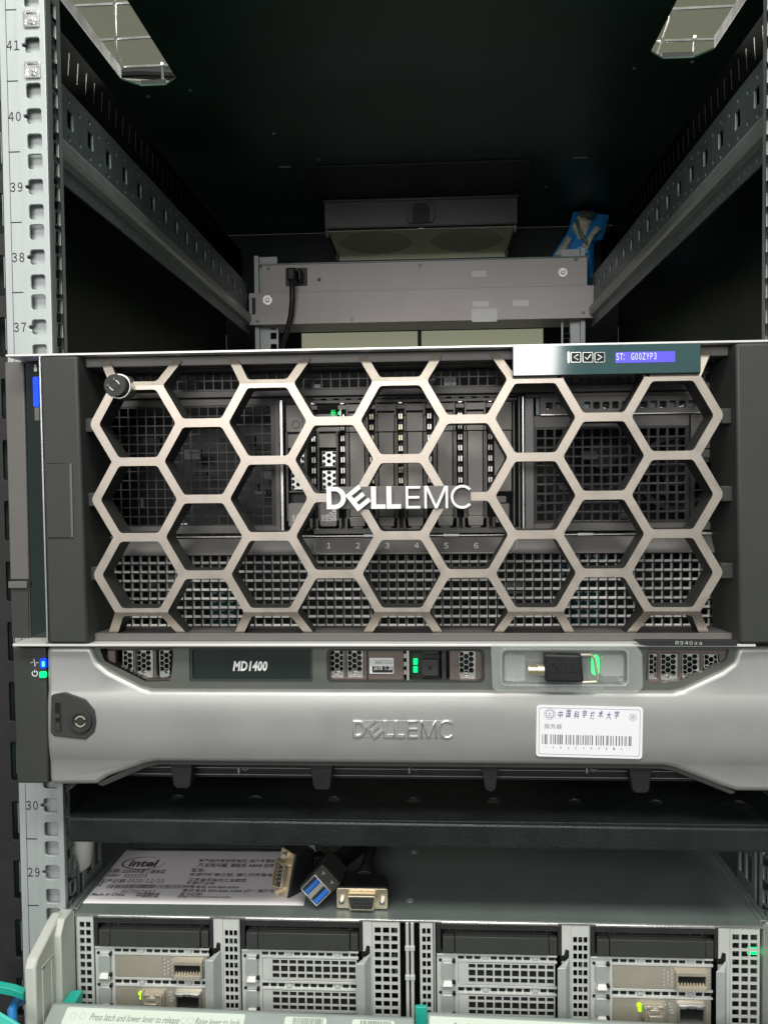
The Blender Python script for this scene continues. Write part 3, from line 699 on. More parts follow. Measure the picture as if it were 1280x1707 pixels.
# fan hub look behind left vents: round frames
for cx, cz_ in ((372, 92), (418, 80)):
    b = MB().ring((cx, cz_), 21, 24, 16, 24, 28).cyl((cx, 14, cz_), (cx, 24, cz_), 9, 20)
    for k in range(7):
        t = R(k*360/7+10); b.add([(cx+9*math.cos(t), 18, cz_+9*math.sin(t)), (cx+9*math.cos(t+.35), 22, cz_+9*math.sin(t+.35)), (cx+21*math.cos(t+.75), 22, cz_+21*math.sin(t+.75)), (cx+21*math.cos(t+.3), 17, cz_+21*math.sin(t+.3))], [(0, 1, 2, 3)])
    part('fan', b, 'soft_black', srv)

# drive bays
sb('bay_header', [(189, 316, YF-1, 4, 125.6, 127.4), (189, 316, YF, 4, 128.6, 129.4)], 'taupe', bevel=.2)
b = MB()
for i in range(16): b.box(190+i*7.8, 194.4+i*7.8, YF-.6, YF+1, 127.5, 128.5)
part('header_slot', b, 'black', srv)['kind'] = 'stuff'
sb('bay_floor', [(189, 318, YF-3, 4, 43.8, 47.2)], 'taupe', bevel=.4)
sepx = [189.1, 207.5, 225.8, 243.9, 261.9, 280.9, 299.5]
sepm = None
for i, x in enumerate(sepx):
    b = MB().box(x-1.6, x+1.6, 4, 5, 47, 126, 0).box(x-1.7, x-1.3, -3, 5, 52, 124, 0).box(x+1.3, x+1.7, -3, 5, 52, 124, 0)
    b.box(x-2.6, x+2.6, YF, 3, 121.8, 124.4, 3).box(x-1.2, x+1.2, YF-.6, 3, 125.0, 126.4, 2)
    part('bay_divider', b, ['black', 'taupe', 'silver', 'blank'], srv, .15)
    b = MB()
    for k in range(9):
        z = 117-k*6.7
        b.box(x-1.25, x-.25, YF+.4, 2.5, z-1.7, z+1.7); b.box(x+.2, x+1.25, YF+.4, 2.5, z-1.7, z+1.7)
    part('spring_contact', b, 'gold_metal' if i in (2, 3) else 'silver', srv, .15)['kind'] = 'stuff'
    b = MB()
    for s_ in (-1, 1):
        b.tube([(x+s_*.4, YF-3.2, 46.6), (x+s_*2.0, YF-3.4, 47.3), (x+s_*3.6, YF-3.2, 46.8), (x+s_*4.2, YF-2.6, 46.2)], .35, 6)
        b.box(x+s_*1.9-.7, x+s_*1.9+.7, YF-1, 2, 47.5, 53.5, 1)
    part('latch_spring', b, ['chrome', 'taupe'], srv)
def blank(cx):
    """drive bay filler: clip, upper block, long panel between two lips, bottom latch"""
    w_ = 5.2
    b = MB()
    b.box(cx-6.3, cx+6.3, YF-1.5, 3, 120.4, 124.6)             # clip bar
    b.box(cx-6.4, cx-5.4, YF-2.2, 3, 117.4, 125.2); b.box(cx+5.4, cx+6.4, YF-2.2, 3, 117.4, 125.2)
    b.box(cx-w_, cx+w_, YF-.4, 3, 107.6, 119.2)                # upper block
    b.box(cx-w_-1.6, cx-w_-.4, YF+.6, 3, 107.6, 117.5); b.box(cx+w_+.4, cx+w_+1.6, YF+.6, 3, 107.6, 117.5)
    b.box(cx-4.5, cx+4.5, YF-.8, 3, 55.5, 107.0)               # long panel
    for s_ in (-1, 1):
        b.box(cx+s_*5.6-.35, cx+s_*5.6+.35, YF-.9, 3, 53, 107.0); b.box(cx+s_*6.7-.4, cx+s_*6.7+.4, YF-.2, 3, 53, 107)
    return b
b0 = None
for i in range(1, 6):
    cx = (sepx[i]+sepx[i+1])/2 if i < 6 else 0
    if b0 is None:
        b0 = blank(0); me0 = b0.data('drive_blank', [M['blank']])
        lt = MB().box(-4.7, 4.7, YF-1.2, 3, 54.6, 63.2).prism([(-5.0, 53.6), (-4.2, 54.4), (4.2, 54.4), (5.0, 53.6), (4.4, 48.4), (-4.4, 48.4)], YF-2.6, 3).box(-3, 3, YF-1.4, 3, 46.8, 48.4)
        me1 = lt.data('latch', [M['blank']])
    o = link('drive_blank', me0, srv, (cx, 0, 0), None, .3)
    link('latch', me1, o, (cx, 0, 0), None, .35)
# last narrow filler at the right of the bays
cx = 308.0
b = MB().box(cx-6.5, cx+4.8, YF-.4, 3, 107.6, 125).box(cx-6, cx+4.4, YF-.8, 3, 69.5, 107).box(cx-6, cx+1, YF-1.6, 3, 62.5, 66.5).box(cx-5.5, cx+3, YF-.6, 3, 50, 62).box(cx+5.6, cx+6.4, YF-1.5, 3, 48, 125)
part('drive_blank', b, 'blank', srv, .35, label='narrower blank right of bay six')
sb('bay_rail', [(316.6, 317.6, YF-2.4, 5, 46, 128)], 'zinc')
sb('bay_rail', [(318.8, 320.0, YF-3.0, 5, 45, 128)], 'silver')
# carrier in the first bay: open window with hexagonal vents
def carrier(cx, full=True):
    b = MB()
    b.box(cx-6.6, cx-5.4, YF-2, 3, 52, 108, 0); b.box(cx+5.4, cx+6.6, YF-2, 3, 52, 108, 0)
    b.box(cx-5.4, cx+5.4, YF-1.2, 3, 98, 106.6, 1)
    b.box(cx-5.4, cx+5.4, 2, 3, 56, 98, 2)
    b.box(cx-5.4, cx+5.4, YF-.6, 3, 85.2, 86.2, 0); b.box(cx-5.4, cx+5.4, YF-.6, 3, 70, 71, 0)
    c = part('drive_carrier', b, ['taupe', 'blank', 'black'], srv, .25, label='drive carrier with open hexagonal vents' if full else 'drive carrier at the left of bay one')
    for z0, z1 in ((86.4, 95.5), (72.0, 83.5)):
        sp = [rect(cx-3.6, cx+4.6, z0, z1)]
        for j in range(4):
            for i in range(3):
                x = cx-2.9+i*3.4; z = z0+1.2+j*3.7-(1.85 if i % 2 else 0)
                if z0+.2 < z < z1-.3: 
                    h = [(min(max(x+1.45*math.cos(R(60*k)), cx-3.5), cx+4.5), min(max(z+1.45*math.sin(R(60*k)), z0+.1), z1-.1)) for k in range(6)]
                    sp.append(h)
        part('hex_vent', MB().mesh(plate(sp, YF+.4, .8)), 'silver', c, smooth=False)
    q = MB().mesh(plate([rect(cx-5.3, cx+5.3, 48.5, 63.5, 1.6)], YF-3.2, 3.2, .5)); h_ = part('carrier_handle', q, 'blank', c)
    return c, h_
c1, h1 = carrier(198.3)
for t_, a in (('SSD', (536, 858, 541, 869)), ('6Gb', (542, 857, 547, 869)), ('SATA', (548, 853, 554, 869)), ('0GB', (554, 848, 561, 868))):
    q = F(*a, YF-3.4); me = text_mesh(t_, 0, q[3]-q[2], 0, q[1]-q[0], 0, off=.02)
    for v in me.vertices: x, z = v.co.x, v.co.z; v.co.x = q[1]-z; v.co.z = q[2]+x; v.co.y = YF-3.3
    part('lettering', MB().mesh(me), 'print_white', h1, smooth=False)
c0, h0 = carrier(178.6, False)
for t_, a in (('SSD', (487, 858, 492, 869)), ('6Gb', (494, 856, 499, 869))):
    q = F(*a, YF-3.4); me = text_mesh(t_, 0, q[3]-q[2], 0, q[1]-q[0], 0, off=.02)
    for v in me.vertices: x, z = v.co.x, v.co.z; v.co.x = q[1]-z; v.co.z = q[2]+x; v.co.y = YF-3.3
    part('lettering', MB().mesh(me), 'print_white', h0, smooth=False)
# heads of the two carriers
b = MB().box(172.2, 186.6, YF-1, 3, 108.2, 125)
hd = part('bay_head', b, 'blank', srv, .4)
q = F(480, 695, 504, 720, YF-1.2); part('release_button', MB().mesh(plate([rr(q, .4)], YF-2, 1, .2)).ring(((q[0]+q[1])/2+.6, (q[2]+q[3])/2), 2.0, 2.7, YF-2.5, YF-1.9, 24, 1), ['blank', 'taupe'], hd)
b = MB().box(191, 204.5, YF-1, 3, 112.6, 119.0).box(191, 206, YF, 3, 108, 112.4)
hd = part('bay_head', b, 'blank', srv, .4)
q = F(563, 684, 569, 693, YF-1.2); part('status_light', MB().cyl(((q[0]+q[1])/2, YF-1.8, (q[2]+q[3])/2), ((q[0]+q[1])/2, YF, (q[2]+q[3])/2), 1.0, 14), 'led_green', hd)
q = F(552, 683, 559, 693, YF-1.2); b = MB()
for k in range(3): b.tube([((q[0]+q[1])/2-1.2+k*.9, YF-1.15, q[2]), ((q[0]+q[1])/2-.9+k*.9, YF-1.15, q[3])], .12, 4)
b.box(q[0]-.4, q[1]+.3, YF-1.2, YF-1.1, (q[2]+q[3])/2-.12, (q[2]+q[3])/2+.12); part('activity_icon', b, 'led_green', hd)
q = F(566.5, 682, 569, 696, YF-1.2); part('light_pipe', MB().fb(q, YF-2, YF), 'label_cream', hd)

# right hand side: panel with a row of square holes, framed vents
sb('face_bar', [(321, SX1, YF-1.5, 2, 127.0, 129.6)], 'taupe', bevel=.4)
sb('side_frame', [(320.6, 326.2, YF-1.5, 4, 44, 127)], 'chassis', bevel=.4)
b = MB(); grid_holes(b, 326.2, 420.5, 49.4, 108.6, 5.72, 5.75, 4.9, 4.95, YF-.6, YF+1.4, wm=1, tz=.45, tx=.3); part('vent_mesh', b, ['mesh_black', 'wall_lit'], srv, smooth=False, label='square vent right of the drive bays')
sb('face_plate', [(326.2, 420.5, YF-.8, 2, 108.6, 115.8)], 'taupe', bevel=.3)
sb('face_plate', [(326.2, SX1, YF-.8, 2, 44.6, 49.4)], 'taupe', bevel=.3)
b = MB(); grid_holes(b, 421.2, 443, 49.4, 89, 5.72, 5.75, 4.9, 4.95, YF-.4, YF+1, wm=1); part('vent_mesh', b, ['mesh_black', 'wall_lit'], srv, smooth=False)
sb('face_plate', [(421.2, SX1, YF-1.6, 2, 94.5, 115.8)], 'taupe', bevel=.5)
sb('face_plate', [(421.2, SX1, YF-1.2, 2, 89, 94)], 'taupe', bevel=.4)
sp = [rect(330, 434, 116.6, 127, .6)]
for i in range(18):
    x = 335.5+i*5.72
    if x < 432 and not (i in (2, 3)): sp.append(rect(x-2.05, x+2.05, 119.6, 123.8, .9, 3))
pp_ = part('punched_strip', MB().mesh(plate(sp, YF-3.4, 1.2, .2)), 'taupe', srv)
sb('strip_edge', [(330, 434, YF-4, YF, 115.9, 116.6)], 'silver', pp_, .1)
sb('strip_back', [(328, 436, YF+2, YF+3, 116.6, 127)], 'zinc', pp_, 0)
b = MB()
for i in range(18):
    if i in (0, 5, 6, 7, 10, 12, 14, 16): x = 335.5+i*5.72; b.hexa([(x-1.8, YF-2, 119.8), (x+1.8, YF-2, 119.8), (x+1.8, YF+1.9, 119.8), (x-1.8, YF+1.9, 119.8), (x-1.2, YF-.4, 123.4), (x+1.8, YF-1, 122.4), (x+1.8, YF+1.9, 123.6), (x-1.6, YF+1.9, 123.6)], i % 2)
part('inner_clip', b, ['chrome', 'black'], pp_, .3)['kind'] = 'stuff'

# ================================================================== 2U ARRAY
arr = thing('storage_array', 'two-unit storage array behind a grey metallic bezel with a white asset label', 'storage array', (CX, -20, -108))
AY = -35.0
XR = 467.5
part('chassis', MB().box(24, 471, 0, 500, -110, -27), 'chassis', arr, .5)
part('mounting_ear', MB().hexa([(6.2, -31, -107.4), (26.4, -31, -107.4), (26.4, -3, -107.4), (6.2, -3, -107.4), (5.8, -31, -23.0), (26.6, -31, -23.0), (26.6, -3, -23.0), (5.8, -3, -23.0)]), 'charcoal', arr, 1.0)
eb = part('ear_step', B(26.5, 27.3, -28, -3, -107, -23.4), 'black', arr)
e0 = [o for o in bpy.data.objects if o.name == 'mounting_ear'][0]
q = F(67, 1098, 77, 1114, -32); part('status_light', MB().mesh(plate([rr(q, .8)], -32.6, 1.8, .3)), 'led_blue', e0).__setitem__('label', 'upper blue status light')
q2 = (q[0]+1.4, q[1]-.6, q[2]+1, q[3]-1.6); part('light_core', MB().mesh(plate([rr(q2, .6)], -32.9, .4)), 'led_cyan', e0)
q = F(66, 1120, 77, 1130, -32); part('status_light', MB().mesh(plate([rr(q, .8)], -32.6, 1.8, .3)), 'led_green', e0).__setitem__('label', 'lower green status light')
q = F(51, 1098, 64, 1112, -31.2); cx, cz_ = (q[0]+q[1])/2, (q[2]+q[3])/2
b = MB().tube([(q[0], -31.1, cz_), (cx-1.1, -31.1, cz_), (cx-.3, -31.1, q[3]), (cx+.3, -31.1, q[2]), (cx+1, -31.1, cz_), (q[1], -31.1, cz_)], .2, 5); part('activity_icon', b, 'print_white', e0)
q = F(53, 1117, 63, 1129, -31.2); cx, cz_ = (q[0]+q[1])/2, (q[2]+q[3])/2
part('power_icon', MB().ring((cx, cz_), 1.45, 1.85, -31.3, -31.0, 20, 0, 120, 420).box(cx-.2, cx+.2, -31.3, -31, cz_+.6, cz_+2.2), 'print_white', e0)
# bezel: front plate with a stepped-back upper window band and a notched lower edge
def bx_(x): return x
ZTOP, ZBOT = -22.2, -107.6
XM = 247.5
o = [(27.6, ZTOP), (55.6, ZTOP), (59.6, -32.0), (66, -37.2), (85.5, -47.0), (92, -48.6), (403, -48.6), (409.5, -47.0), (431, -36.6), (437.6, -31.4), (440.5, ZTOP), (XR, ZTOP),
     (XR, ZBOT), (440.2, ZBOT), (432, -105.0), (405, -94.4), (398, -92.8), (94, -92.8), (86, -94.6), (64, -102.5), (57, -107.2), (27.6, ZBOT)]
front = rpoly(o, [4, 4, 6, 10, 8, 10, 10, 8, 10, 6, 4, 4, 4, 4, 6, 8, 10, 10, 8, 8, 4, 4], 4)
fp = part('bezel_front', MB().mesh(plate([front], AY, 14, 3.0, 'y', 4)), 'array', arr)
# the face is gently crowned: cut it into bands and ease the upper and lower edges back
bm = bmesh.new(); bm.from_mesh(fp.data)
for k in range(-11, 12):
    bmesh.ops.bisect_plane(bm, geom=bm.verts[:]+bm.edges[:]+bm.faces[:], plane_co=(0, 0, (-71+k*2)*S), plane_no=(0, 0, 1))
for v in bm.verts:
    t = min(1, abs(v.co.z/S+71)/22); v.co.y += 2.2*t**3*S
bm.to_mesh(fp.data); bm.free()
fp.data.polygons.foreach_set('use_smooth', [True]*len(fp.data.polygons)); fp.data.set_sharp_from_angle(angle=R(50))
# recessed window band
wins = [rpoly([(F(157, 0, 1, 1, AY+7)[0]+3, -24.0), (105.5, -24.0), (103.6, -44.0), (88, -44.6), (62.5, -31.8), (59.5, -24)], [1, 1.5, 2.5, 5, 4, 1], 4),
        rect(115.0, 190.5, -44.4, -23.6, 1.5), rect(199.0, 293.6, -44.6, -24.2, 3),
        rpoly([(389, -24.2), (436.5, -24.2), (434.5, -31), (410, -42.6), (391, -45.2), (388, -42)], [1, 1, 4, 6, 4, 2], 4)]
band = rpoly([(54, -22.6), (441.5, -22.6), (441.5, -32), (408, -52), (90, -52), (54, -34)], 2)
wb = MB()
for o_, w_ in zip(([(54, -22.6), (54, -34), (90, -52), (110, -52), (110, -22.6)], rect(110, 194.5, -52, -22.6), rect(194.5, 385, -52, -22.6), [(385, -22.6), (385, -52), (408, -52), (441.5, -32), (441.5, -22.6)]), wins):
    wb.mesh(plate([o_, w_], AY+5.5, 6))
part('window_band', wb, 'array_recess', arr)
for w_ in wins[:3]:
    cxw = sum(p[0] for p in w_)/len(w_); czw = sum(p[1] for p in w_)/len(w_)
    inn = [(cxw+(x-cxw)*(1-1.6/(max(p[0] for p in w_)-cxw)), czw+(z-czw)*(1-1.3/(max(p[1] for p in w_)-czw))) for x, z in w_]
    part('window_rim', MB().mesh(plate([w_, inn], AY+6.6, 8)), 'charcoal', arr)
part('band_edge', MB().box(54, 441, AY+6, -4, -22.8, -22.0), 'black', arr)
lowb = rpoly([(56, -107.5), (86, -93.0), (94, -90.0), (399, -90.0), (406, -92), (440.5, -108.8), (437, -110), (404, -96.5), (397, -95.2), (96, -95.2), (88, -97), (60, -109)], 1)
part('lower_rim', MB().mesh(plate([lowb], AY+4, 14, .6)), 'dark_plastic', arr)
for a, c, bt in ((285, 322, 1313), (517, 555, 1314), (802, 830, 1322), (1047, 1085, 1327)):
    x0 = at(a, 1290, AY+8)[0]; x1 = at(c, 1290, AY+8)[0]
    part('lower_strut', MB().prism([(x0, -94), (x0+2, -108.6), (x0+4, -110.4), (x1-3, -110.4), (x1-1.4, -108.6), (x1, -94)], AY+6, AY+16), 'rubber', arr, .6)
b = MB()
for z in (-100.4, -104.6):
    b.box(64, 434, AY+15, AY+16, z-.16, z+.16, 0)
b.box(62, 436, AY+19, AY+22, -107.6, -94.5, 1)
part('lower_slat', b, ['zinc_light', 'black'], arr)
b = MB()
for px in (398, 682, 978): p = at(px, 1284, AY+12); b.cyl((p[0], AY+12, p[2]+1.5), (p[0], AY+12, p[2]-2), .5, 8); b.tube([(p[0]+2, AY+12, p[2]+1), (p[0]+4, AY+12, p[2]), (p[0]+6, AY+12, p[2]+.8)], .4, 6)
part('spring_clip', b, 'silver', arr)['kind'] = 'stuff'
# latch with key lock
P_ = [(86, 1158), (108, 1154), (142, 1166), (158, 1184), (161, 1203), (158, 1220), (143, 1233), (90, 1227), (85, 1220)]
Q_ = [tuple(at(a, c, AY)[[0, 2]]) for a, c in P_]
la = part('latch_plate', MB().mesh(plate([rpoly(Q_, 2.2, 4)], AY-1.0, 2, .5)), 'charcoal', arr)
q = F(91, 1170, 103, 1221, AY-1)
part('slide_release', MB().mesh(plate([rr(q, .5), rect(q[0]+.6, q[1]-.6, q[2]+.6, q[3]-.6, .3)], AY-1.3, .6)).fb(q, AY-1.05, AY-1, 1).cyl(((q[0]+q[1])/2, AY-2.2, (q[2]+q[3])/2+1), ((q[0]+q[1])/2, AY-1, (q[2]+q[3])/2+1), 1.5, 14).box(q[0]+1, q[1]-1, AY-1.8, AY-1, q[2]+1, q[2]+6), ['charcoal', 'black'], la, .2)
p = at(134, 1203, AY-2)
part('lock_ring', MB().ring((p[0], p[2]), 4.6, 7.0, AY-2.6, AY-.8, 36), 'dark_plastic', la, .3)
part('key_barrel', MB().cyl((p[0], AY-1.6, p[2]), (p[0], AY-.8, p[2]), 4.6, 28, 0).ring((p[0], p[2]), 2.6, 3.5, AY-2.4, AY-1, 24, 1, 20, 160).ring((p[0], p[2]), 2.6, 3.5, AY-2.4, AY-1, 24, 1, 200, 340).cyl((p[0], AY-2.2, p[2]), (p[0], AY-1, p[2]), 2.0, 18, 0), ['dark_plastic', 'beige_metal'], la)
# name display
q = (116.0, 189.8, -43.8, -24.4)
dg = part('name_window', MB().box(q[0], q[1], AY+8, AY+16, q[2], q[3]), 'gloss_black', arr, .8)
tp = F(386, 1102, 448, 1119, AY+8); part('lettering', MB().mesh(text_mesh('MD1400', tp[0]+.8, tp[1]-.8, tp[2], tp[3], AY+7.9, shear=.2, off=.035, sp=1.05)), 'print_white', dg, smooth=False)
# drives behind the windows
for a in ((56, 112), (196, 298), (386, 440)): part('drive_backing', B(*a, AY+24, AY+26, -46, -23), 'black', arr)
def hexpanel(a, c, top=1084, bot=1128, par=None, name='hex_vent', m='silver', yy=AY+11):
    x0, x1, z0, z1 = F(a, top, c, bot, yy)
    sp = [rect(x0, x1, z0, z1, .6)]; rr_ = 1.75; dx = 1.5*rr_*1.12; dz = math.sqrt(3)*rr_*1.12
    for i in range(int((x1-x0)/dx)+2):
        for j in range(7):
            x = x0+1.4+i*dx; z = z1-1.4-j*dz-(dz/2 if i % 2 else 0)
            h = [(min(max(x+rr_*math.cos(R(60*k)), x0+.35), x1-.35), min(max(z+rr_*math.sin(R(60*k)), z0+1.2), z1-.35)) for k in range(6)]
            if x-rr_*.4 < x1-.5 and z-rr_ > z0 and x > x0: 
                if x+rr_*.3 < x1: sp.append(h)
    return part(name, MB().mesh(plate(sp, yy, .8)).box(x0, x1, yy+3, yy+3.5, z0, z0+3), m, par, smooth=False)
def carr_frame(a, c, top, bot, holes_, par=arr, m='frame_brown'):
    q = F(a, top, c, bot, AY+9.5)
    sp = [rr(q, 1.2)]+[rr(F(*h, AY+9.5), 1.2, 3) for h in holes_]
    return part('drive_frame', MB().mesh(plate(sp, AY+9.0, 5, .5)), m, par)
f1 = carr_frame(180, 291, 1079, 1146, [(193, 1084, 223, 1129), (227, 1084, 256, 1129), (261, 1084, 292-4, 1129)])
hexpanel(205, 222, par=f1); hexpanel(228, 255, par=f1); hexpanel(266, 287, par=f1)
f2 = carr_frame(545, 612, 1080, 1139, [(550, 1084, 574, 1129), (578, 1084, 606, 1129)])
hexpanel(550, 573, par=f2); hexpanel(579, 605, par=f2)
f3 = carr_frame(613, 673, 1080, 1137, [])
q = F(616, 1097, 656, 1123, AY+8.6)
lb = part('capacity_label', MB().mesh(plate([rr(q, .5)], AY+8.3, .7)).fb((q[0]+.4, q[1]-.4, (q[2]+q[3])/2, q[3]-.4), AY+8.15, AY+8.3, 1).fb((q[0]+1.6, q[1]-.4, q[2]+.6, (q[2]+q[3])/2-.2), AY+8.15, AY+8.3, 2), ['label_white', 'galv', 'ink'], f3)
tex('SAS', F(625, 1101, 637, 1107, AY+8), AY+8.1, 'ink_grey', lb, off=.02); tex('12Gb', F(639, 1101, 654, 1107, AY+8), AY+8.1, 'ink_grey', lb)
tex('16TB', F(623, 1110, 637, 1117, AY+8), AY+8.1, 'print_white', lb, fw=True, sp=.62, off=.02); tex('7.2K', F(641, 1110, 654, 1117, AY+8), AY+8.1, 'print_white', lb, fw=True, sp=.62, off=.02)
q = F(678, 1084, 682, 1139, AY+9); part('metal_strip', MB().fb(q, AY+7, AY+18), 'silver', arr)
q = F(672, 1086, 677, 1128, AY+9); b = MB()
for k in range(3): b.box(q[0], q[1], AY+10, AY+12, q[2]+1+k*5, q[2]+3.6+k*5)
part('contact', b, 'silver', arr)['kind'] = 'stuff'
for t_, c_ in ((1099, 1108), (1112, 1121)): part('drive_light', MB().fb(F(689, t_, 696, c_, AY+10), AY+9.5, AY+12), 'led_green', arr, .15)
q = F(683, 1081, 733, 1139, AY+13); f4 = part('drive_frame', MB().mesh(plate([rr(q, 1)], AY+13, 3, .4)), 'soft_black', arr)
q = F(703, 1099, 731, 1127, AY+10); part('release_button', MB().mesh(plate([rr(q, .8)], AY+9, 4, .6)).cyl(((q[0]+q[1])/2, AY+8.8, (q[2]+q[3])/2), ((q[0]+q[1])/2, AY+9.1, (q[2]+q[3])/2), 1.2, 16, 1), ['charcoal', 'black'], f4)
for y_ in (1085, 1133): q = F(704, y_, 731, y_+6, AY+10); part('button_surround', MB().fb(q, AY+10, AY+14), 'dark_plastic', f4, .4)
q = F(736, 1084, 744, 1136, AY+12); part('side_rib', MB().fb(q, AY+11, AY+16), 'charcoal', f4, .4)
f5 = carr_frame(749, 806, 1081, 1139, [(765, 1086, 793, 1131)]); hexpanel(765, 793, 1086, 1131, par=f5)
f6 = carr_frame(1077, 1212, 1082, 1146, [(1080, 1089, 1096, 1133), (1100, 1089, 1131, 1135), (1136, 1090, 1167, 1133), (1172, 1091, 1199, 1126)])
hexpanel(1081, 1095, 1090, 1133, par=f6); hexpanel(1101, 1130, 1090, 1134, par=f6); hexpanel(1137, 1166, 1090, 1133, par=f6); hexpanel(1173, 1196, 1091, 1125, par=f6)
# embossed brand letters
x0, _, z0, z1 = F(588, 1201, 758, 1230, AY); x1 = at(758, 1215, AY)[0]; kx = (x1-x0)/6.59; H = z1-z0
eb = part('letter_backing', MB().mesh(plate([rect(x0+1, x0+kx*6.5, z0-.1, z0+H, .6)], AY-.25, 1, .2)), 'array', arr)
for sp in logo():
    lo = part('letter', MB().mesh(plate([[(x0+x*kx, z0+z*H) for x, z in s_] for s_ in sp], AY-1.2, 1.5, .35)), ['array', 'chrome'], eb)
    for f_ in lo.data.polygons: f_.material_index = 0 if f_.normal.y < -.97 else 1
# ------------------------------------------------------------------ asset label
c00, c10, c11, c01 = [at(a, c, AY)[[0, 2]] for a, c in ((893, 1261), (1070, 1265.5), (1072, 1180), (893, 1175))]
LW, LH = 62.5, 30.0
ex = (c10-c00)/LW; ez = (c01-c00)/LH
ex = ex/np.linalg.norm(ex); ez = np.array([-ex[1], ex[0]])
LW = np.linalg.norm(c10-c00); LH = np.linalg.norm(c01-c00)
def onlab(me):
    for v in me.vertices:
        p = c00+ex*v.co.x+ez*v.co.z; v.co.x, v.co.z = p
    return me
def lab(name, me, m, par): return part(name, MB().mesh(onlab(me)), m, par, smooth=False)
def R2(a, b_, c, d): return (a-893)/178*LW, (c-893)/178*LW, (1263-d)/86*LH, (1263-b_)/86*LH   # measured on the straightened label
asl = part('asset_label', MB().mesh(onlab(plate([rect(0, LW, 0, LH, 2)], AY-.45, .45, .1))), 'label_white', arr, label='white asset label with a crest, blue brush characters and a barcode')
lab('border_line', plate([rect(1.5, LW-1.5, 1.5, LH-1.5, 1.2), rect(1.75, LW-1.75, 1.75, LH-1.75, 1.1)], AY-.5, .02), 'ink_grey', asl)
for i, ch in enumerate('\u4e2d\u56fd\u79d1\u5b66\u6280\u672f\u5927\u5b66'):
    s_ = LW*.046; x = LW*(.203+i*.0755); z = LH*(.75+(.02 if i % 2 else 0))
    lab('brush_character', text_mesh(ch, x, x+s_, z, z+LH*.15, AY-.5, shear=.15, off=.012), 'ink_blue', asl)
lab('lettering', text_mesh('\u670d\u52a1\u5668', LW*.075, LW*.24, LH*.545, LH*.64, AY-.5, sp=1.1), 'ink_grey', asl)
cr = MB(); cx, cz_ = LW*.125, LH*.83
cr.mesh(plate([circ(cx, cz_, 2.5, 28), circ(cx, cz_, 2.15, 28)], AY-.5, .03))
for k in range(24): t = R(k*15); cr.box(cx+3.3*math.cos(t)-.18, cx+3.3*math.cos(t)+.18, AY-.5, AY-.48, cz_+3.3*math.sin(t)-.18, cz_+3.3*math.sin(t)+.18)
cr.box(cx-1, cx+1, AY-.5, AY-.48, cz_-1.1, cz_-.9).box(cx-1.3, cx-.3, AY-.5, AY-.48, cz_-.1, cz_+.1).box(cx+.2, cx+1.2, AY-.5, AY-.48, cz_+.2, cz_+.4).box(cx-.2, cx, AY-.5, AY-.48, cz_-.9, cz_+1.2)
for i in range(0, len(cr.v)): x, y, z = cr.v[i]; p = c00+ex*x+ez*z; cr.v[i] = (p[0], y, p[1])
part('crest', cr, 'ink_blue', asl, smooth=False)
cr = MB(); cx, cz_ = LW*.905, LH*.80
cr.mesh(plate([circ(cx, cz_, 2.2, 28), circ(cx, cz_, 2.0, 28)], AY-.5, .03)).mesh(text_mesh('\u56fa', cx-1.1, cx+1.1, cz_-1.1, cz_+1.1, AY-.5))
for i in range(0, len(cr.v)): x, y, z = cr.v[i]; p = c00+ex*x+ez*z; cr.v[i] = (p[0], y, p[1])
part('seal', cr, 'ink_grey', asl, smooth=False)
bars = [(172, 3), (190, 4), (235, 4), (283, 4), (340, 3), (358, 4), (402, 4), (450, 4), (483, 4), (532, 4), (586, 4), (615, 3), (638, 4), (686, 4), (730, 4), (780, 3), (806, 4), (855, 4), (888, 4), (946, 4), (978, 4), (1008, 4), (1086, 3), (1104, 4)]
thin = [145, 263, 310, 322, 430, 516, 560, 662, 755, 842, 915, 1040, 1055]
b = MB()
for k, (px, w_) in enumerate(bars): x = (px-80)/1156*LW; b.box(x, x+.55, AY-.5, AY-.47, LH*.245, LH*.435, 0)
for px in thin: x = (px-80)/1156*LW; b.box(x, x+.5, AY-.5, AY-.47, LH*.245, LH*.435, 1)
for i in range(len(b.v)): x, y, z = b.v[i]; p = c00+ex*x+ez*z; b.v[i] = (p[0], y, p[1])
part('barcode', b, ['ink', 'ink_grey'], asl, smooth=False)['kind'] = 'stuff'
for k, ch in enumerate('*2022483815*'):
    x = LW*(.083+k*.0715); lab('lettering', text_mesh(ch, x, x+.95, LH*.165+(.5 if ch == '*' else 0), LH*.165+(1.1 if ch == '*' else 1.35), AY-.5), 'ink_grey', asl)

# ------------------------------------------------------------------ translucent tray and the adapter in it
ty = AY-9
q = F(818, 1074, 1073, 1155, AY-4)
tr = thing('plastic_tray', 'translucent frosted plastic holder clipped over the grey bezel, left of the right vents', 'plastic holder', ((q[0]+q[1])/2, AY-4, q[2]))
orx = [(q[0], q[3]), (q[0]+.8, q[2]+3), (q[0]+3, q[2]+.6), (q[1]-4, q[2]), (q[1]-.6, q[2]+3.5), (q[1]-1, q[3]-5), (q[1]-5, q[3])]
iq = F(836, 1083, 1045, 1141, AY-4)
part('flange', MB().mesh(plate([rpoly(orx, [1, 4, 4, 5, 4, 5, 3]), rr(iq, 3)], AY-5, 1.2, .4)), 'frosted', tr)
b = MB()
b.mesh(plate([rr((iq[0]-.8, iq[1]+.8, iq[2]-.8, iq[3]+.8), 3.4), rr((iq[0]+.3, iq[1]-.3, iq[2]+.3, iq[3]-.3), 3)], AY-5.6, 9))
b.mesh(plate([rr((iq[0], iq[1], iq[2], iq[3]), 3)], AY+2.6, .8, .2))
part('pocket', b, 'frosted', tr)
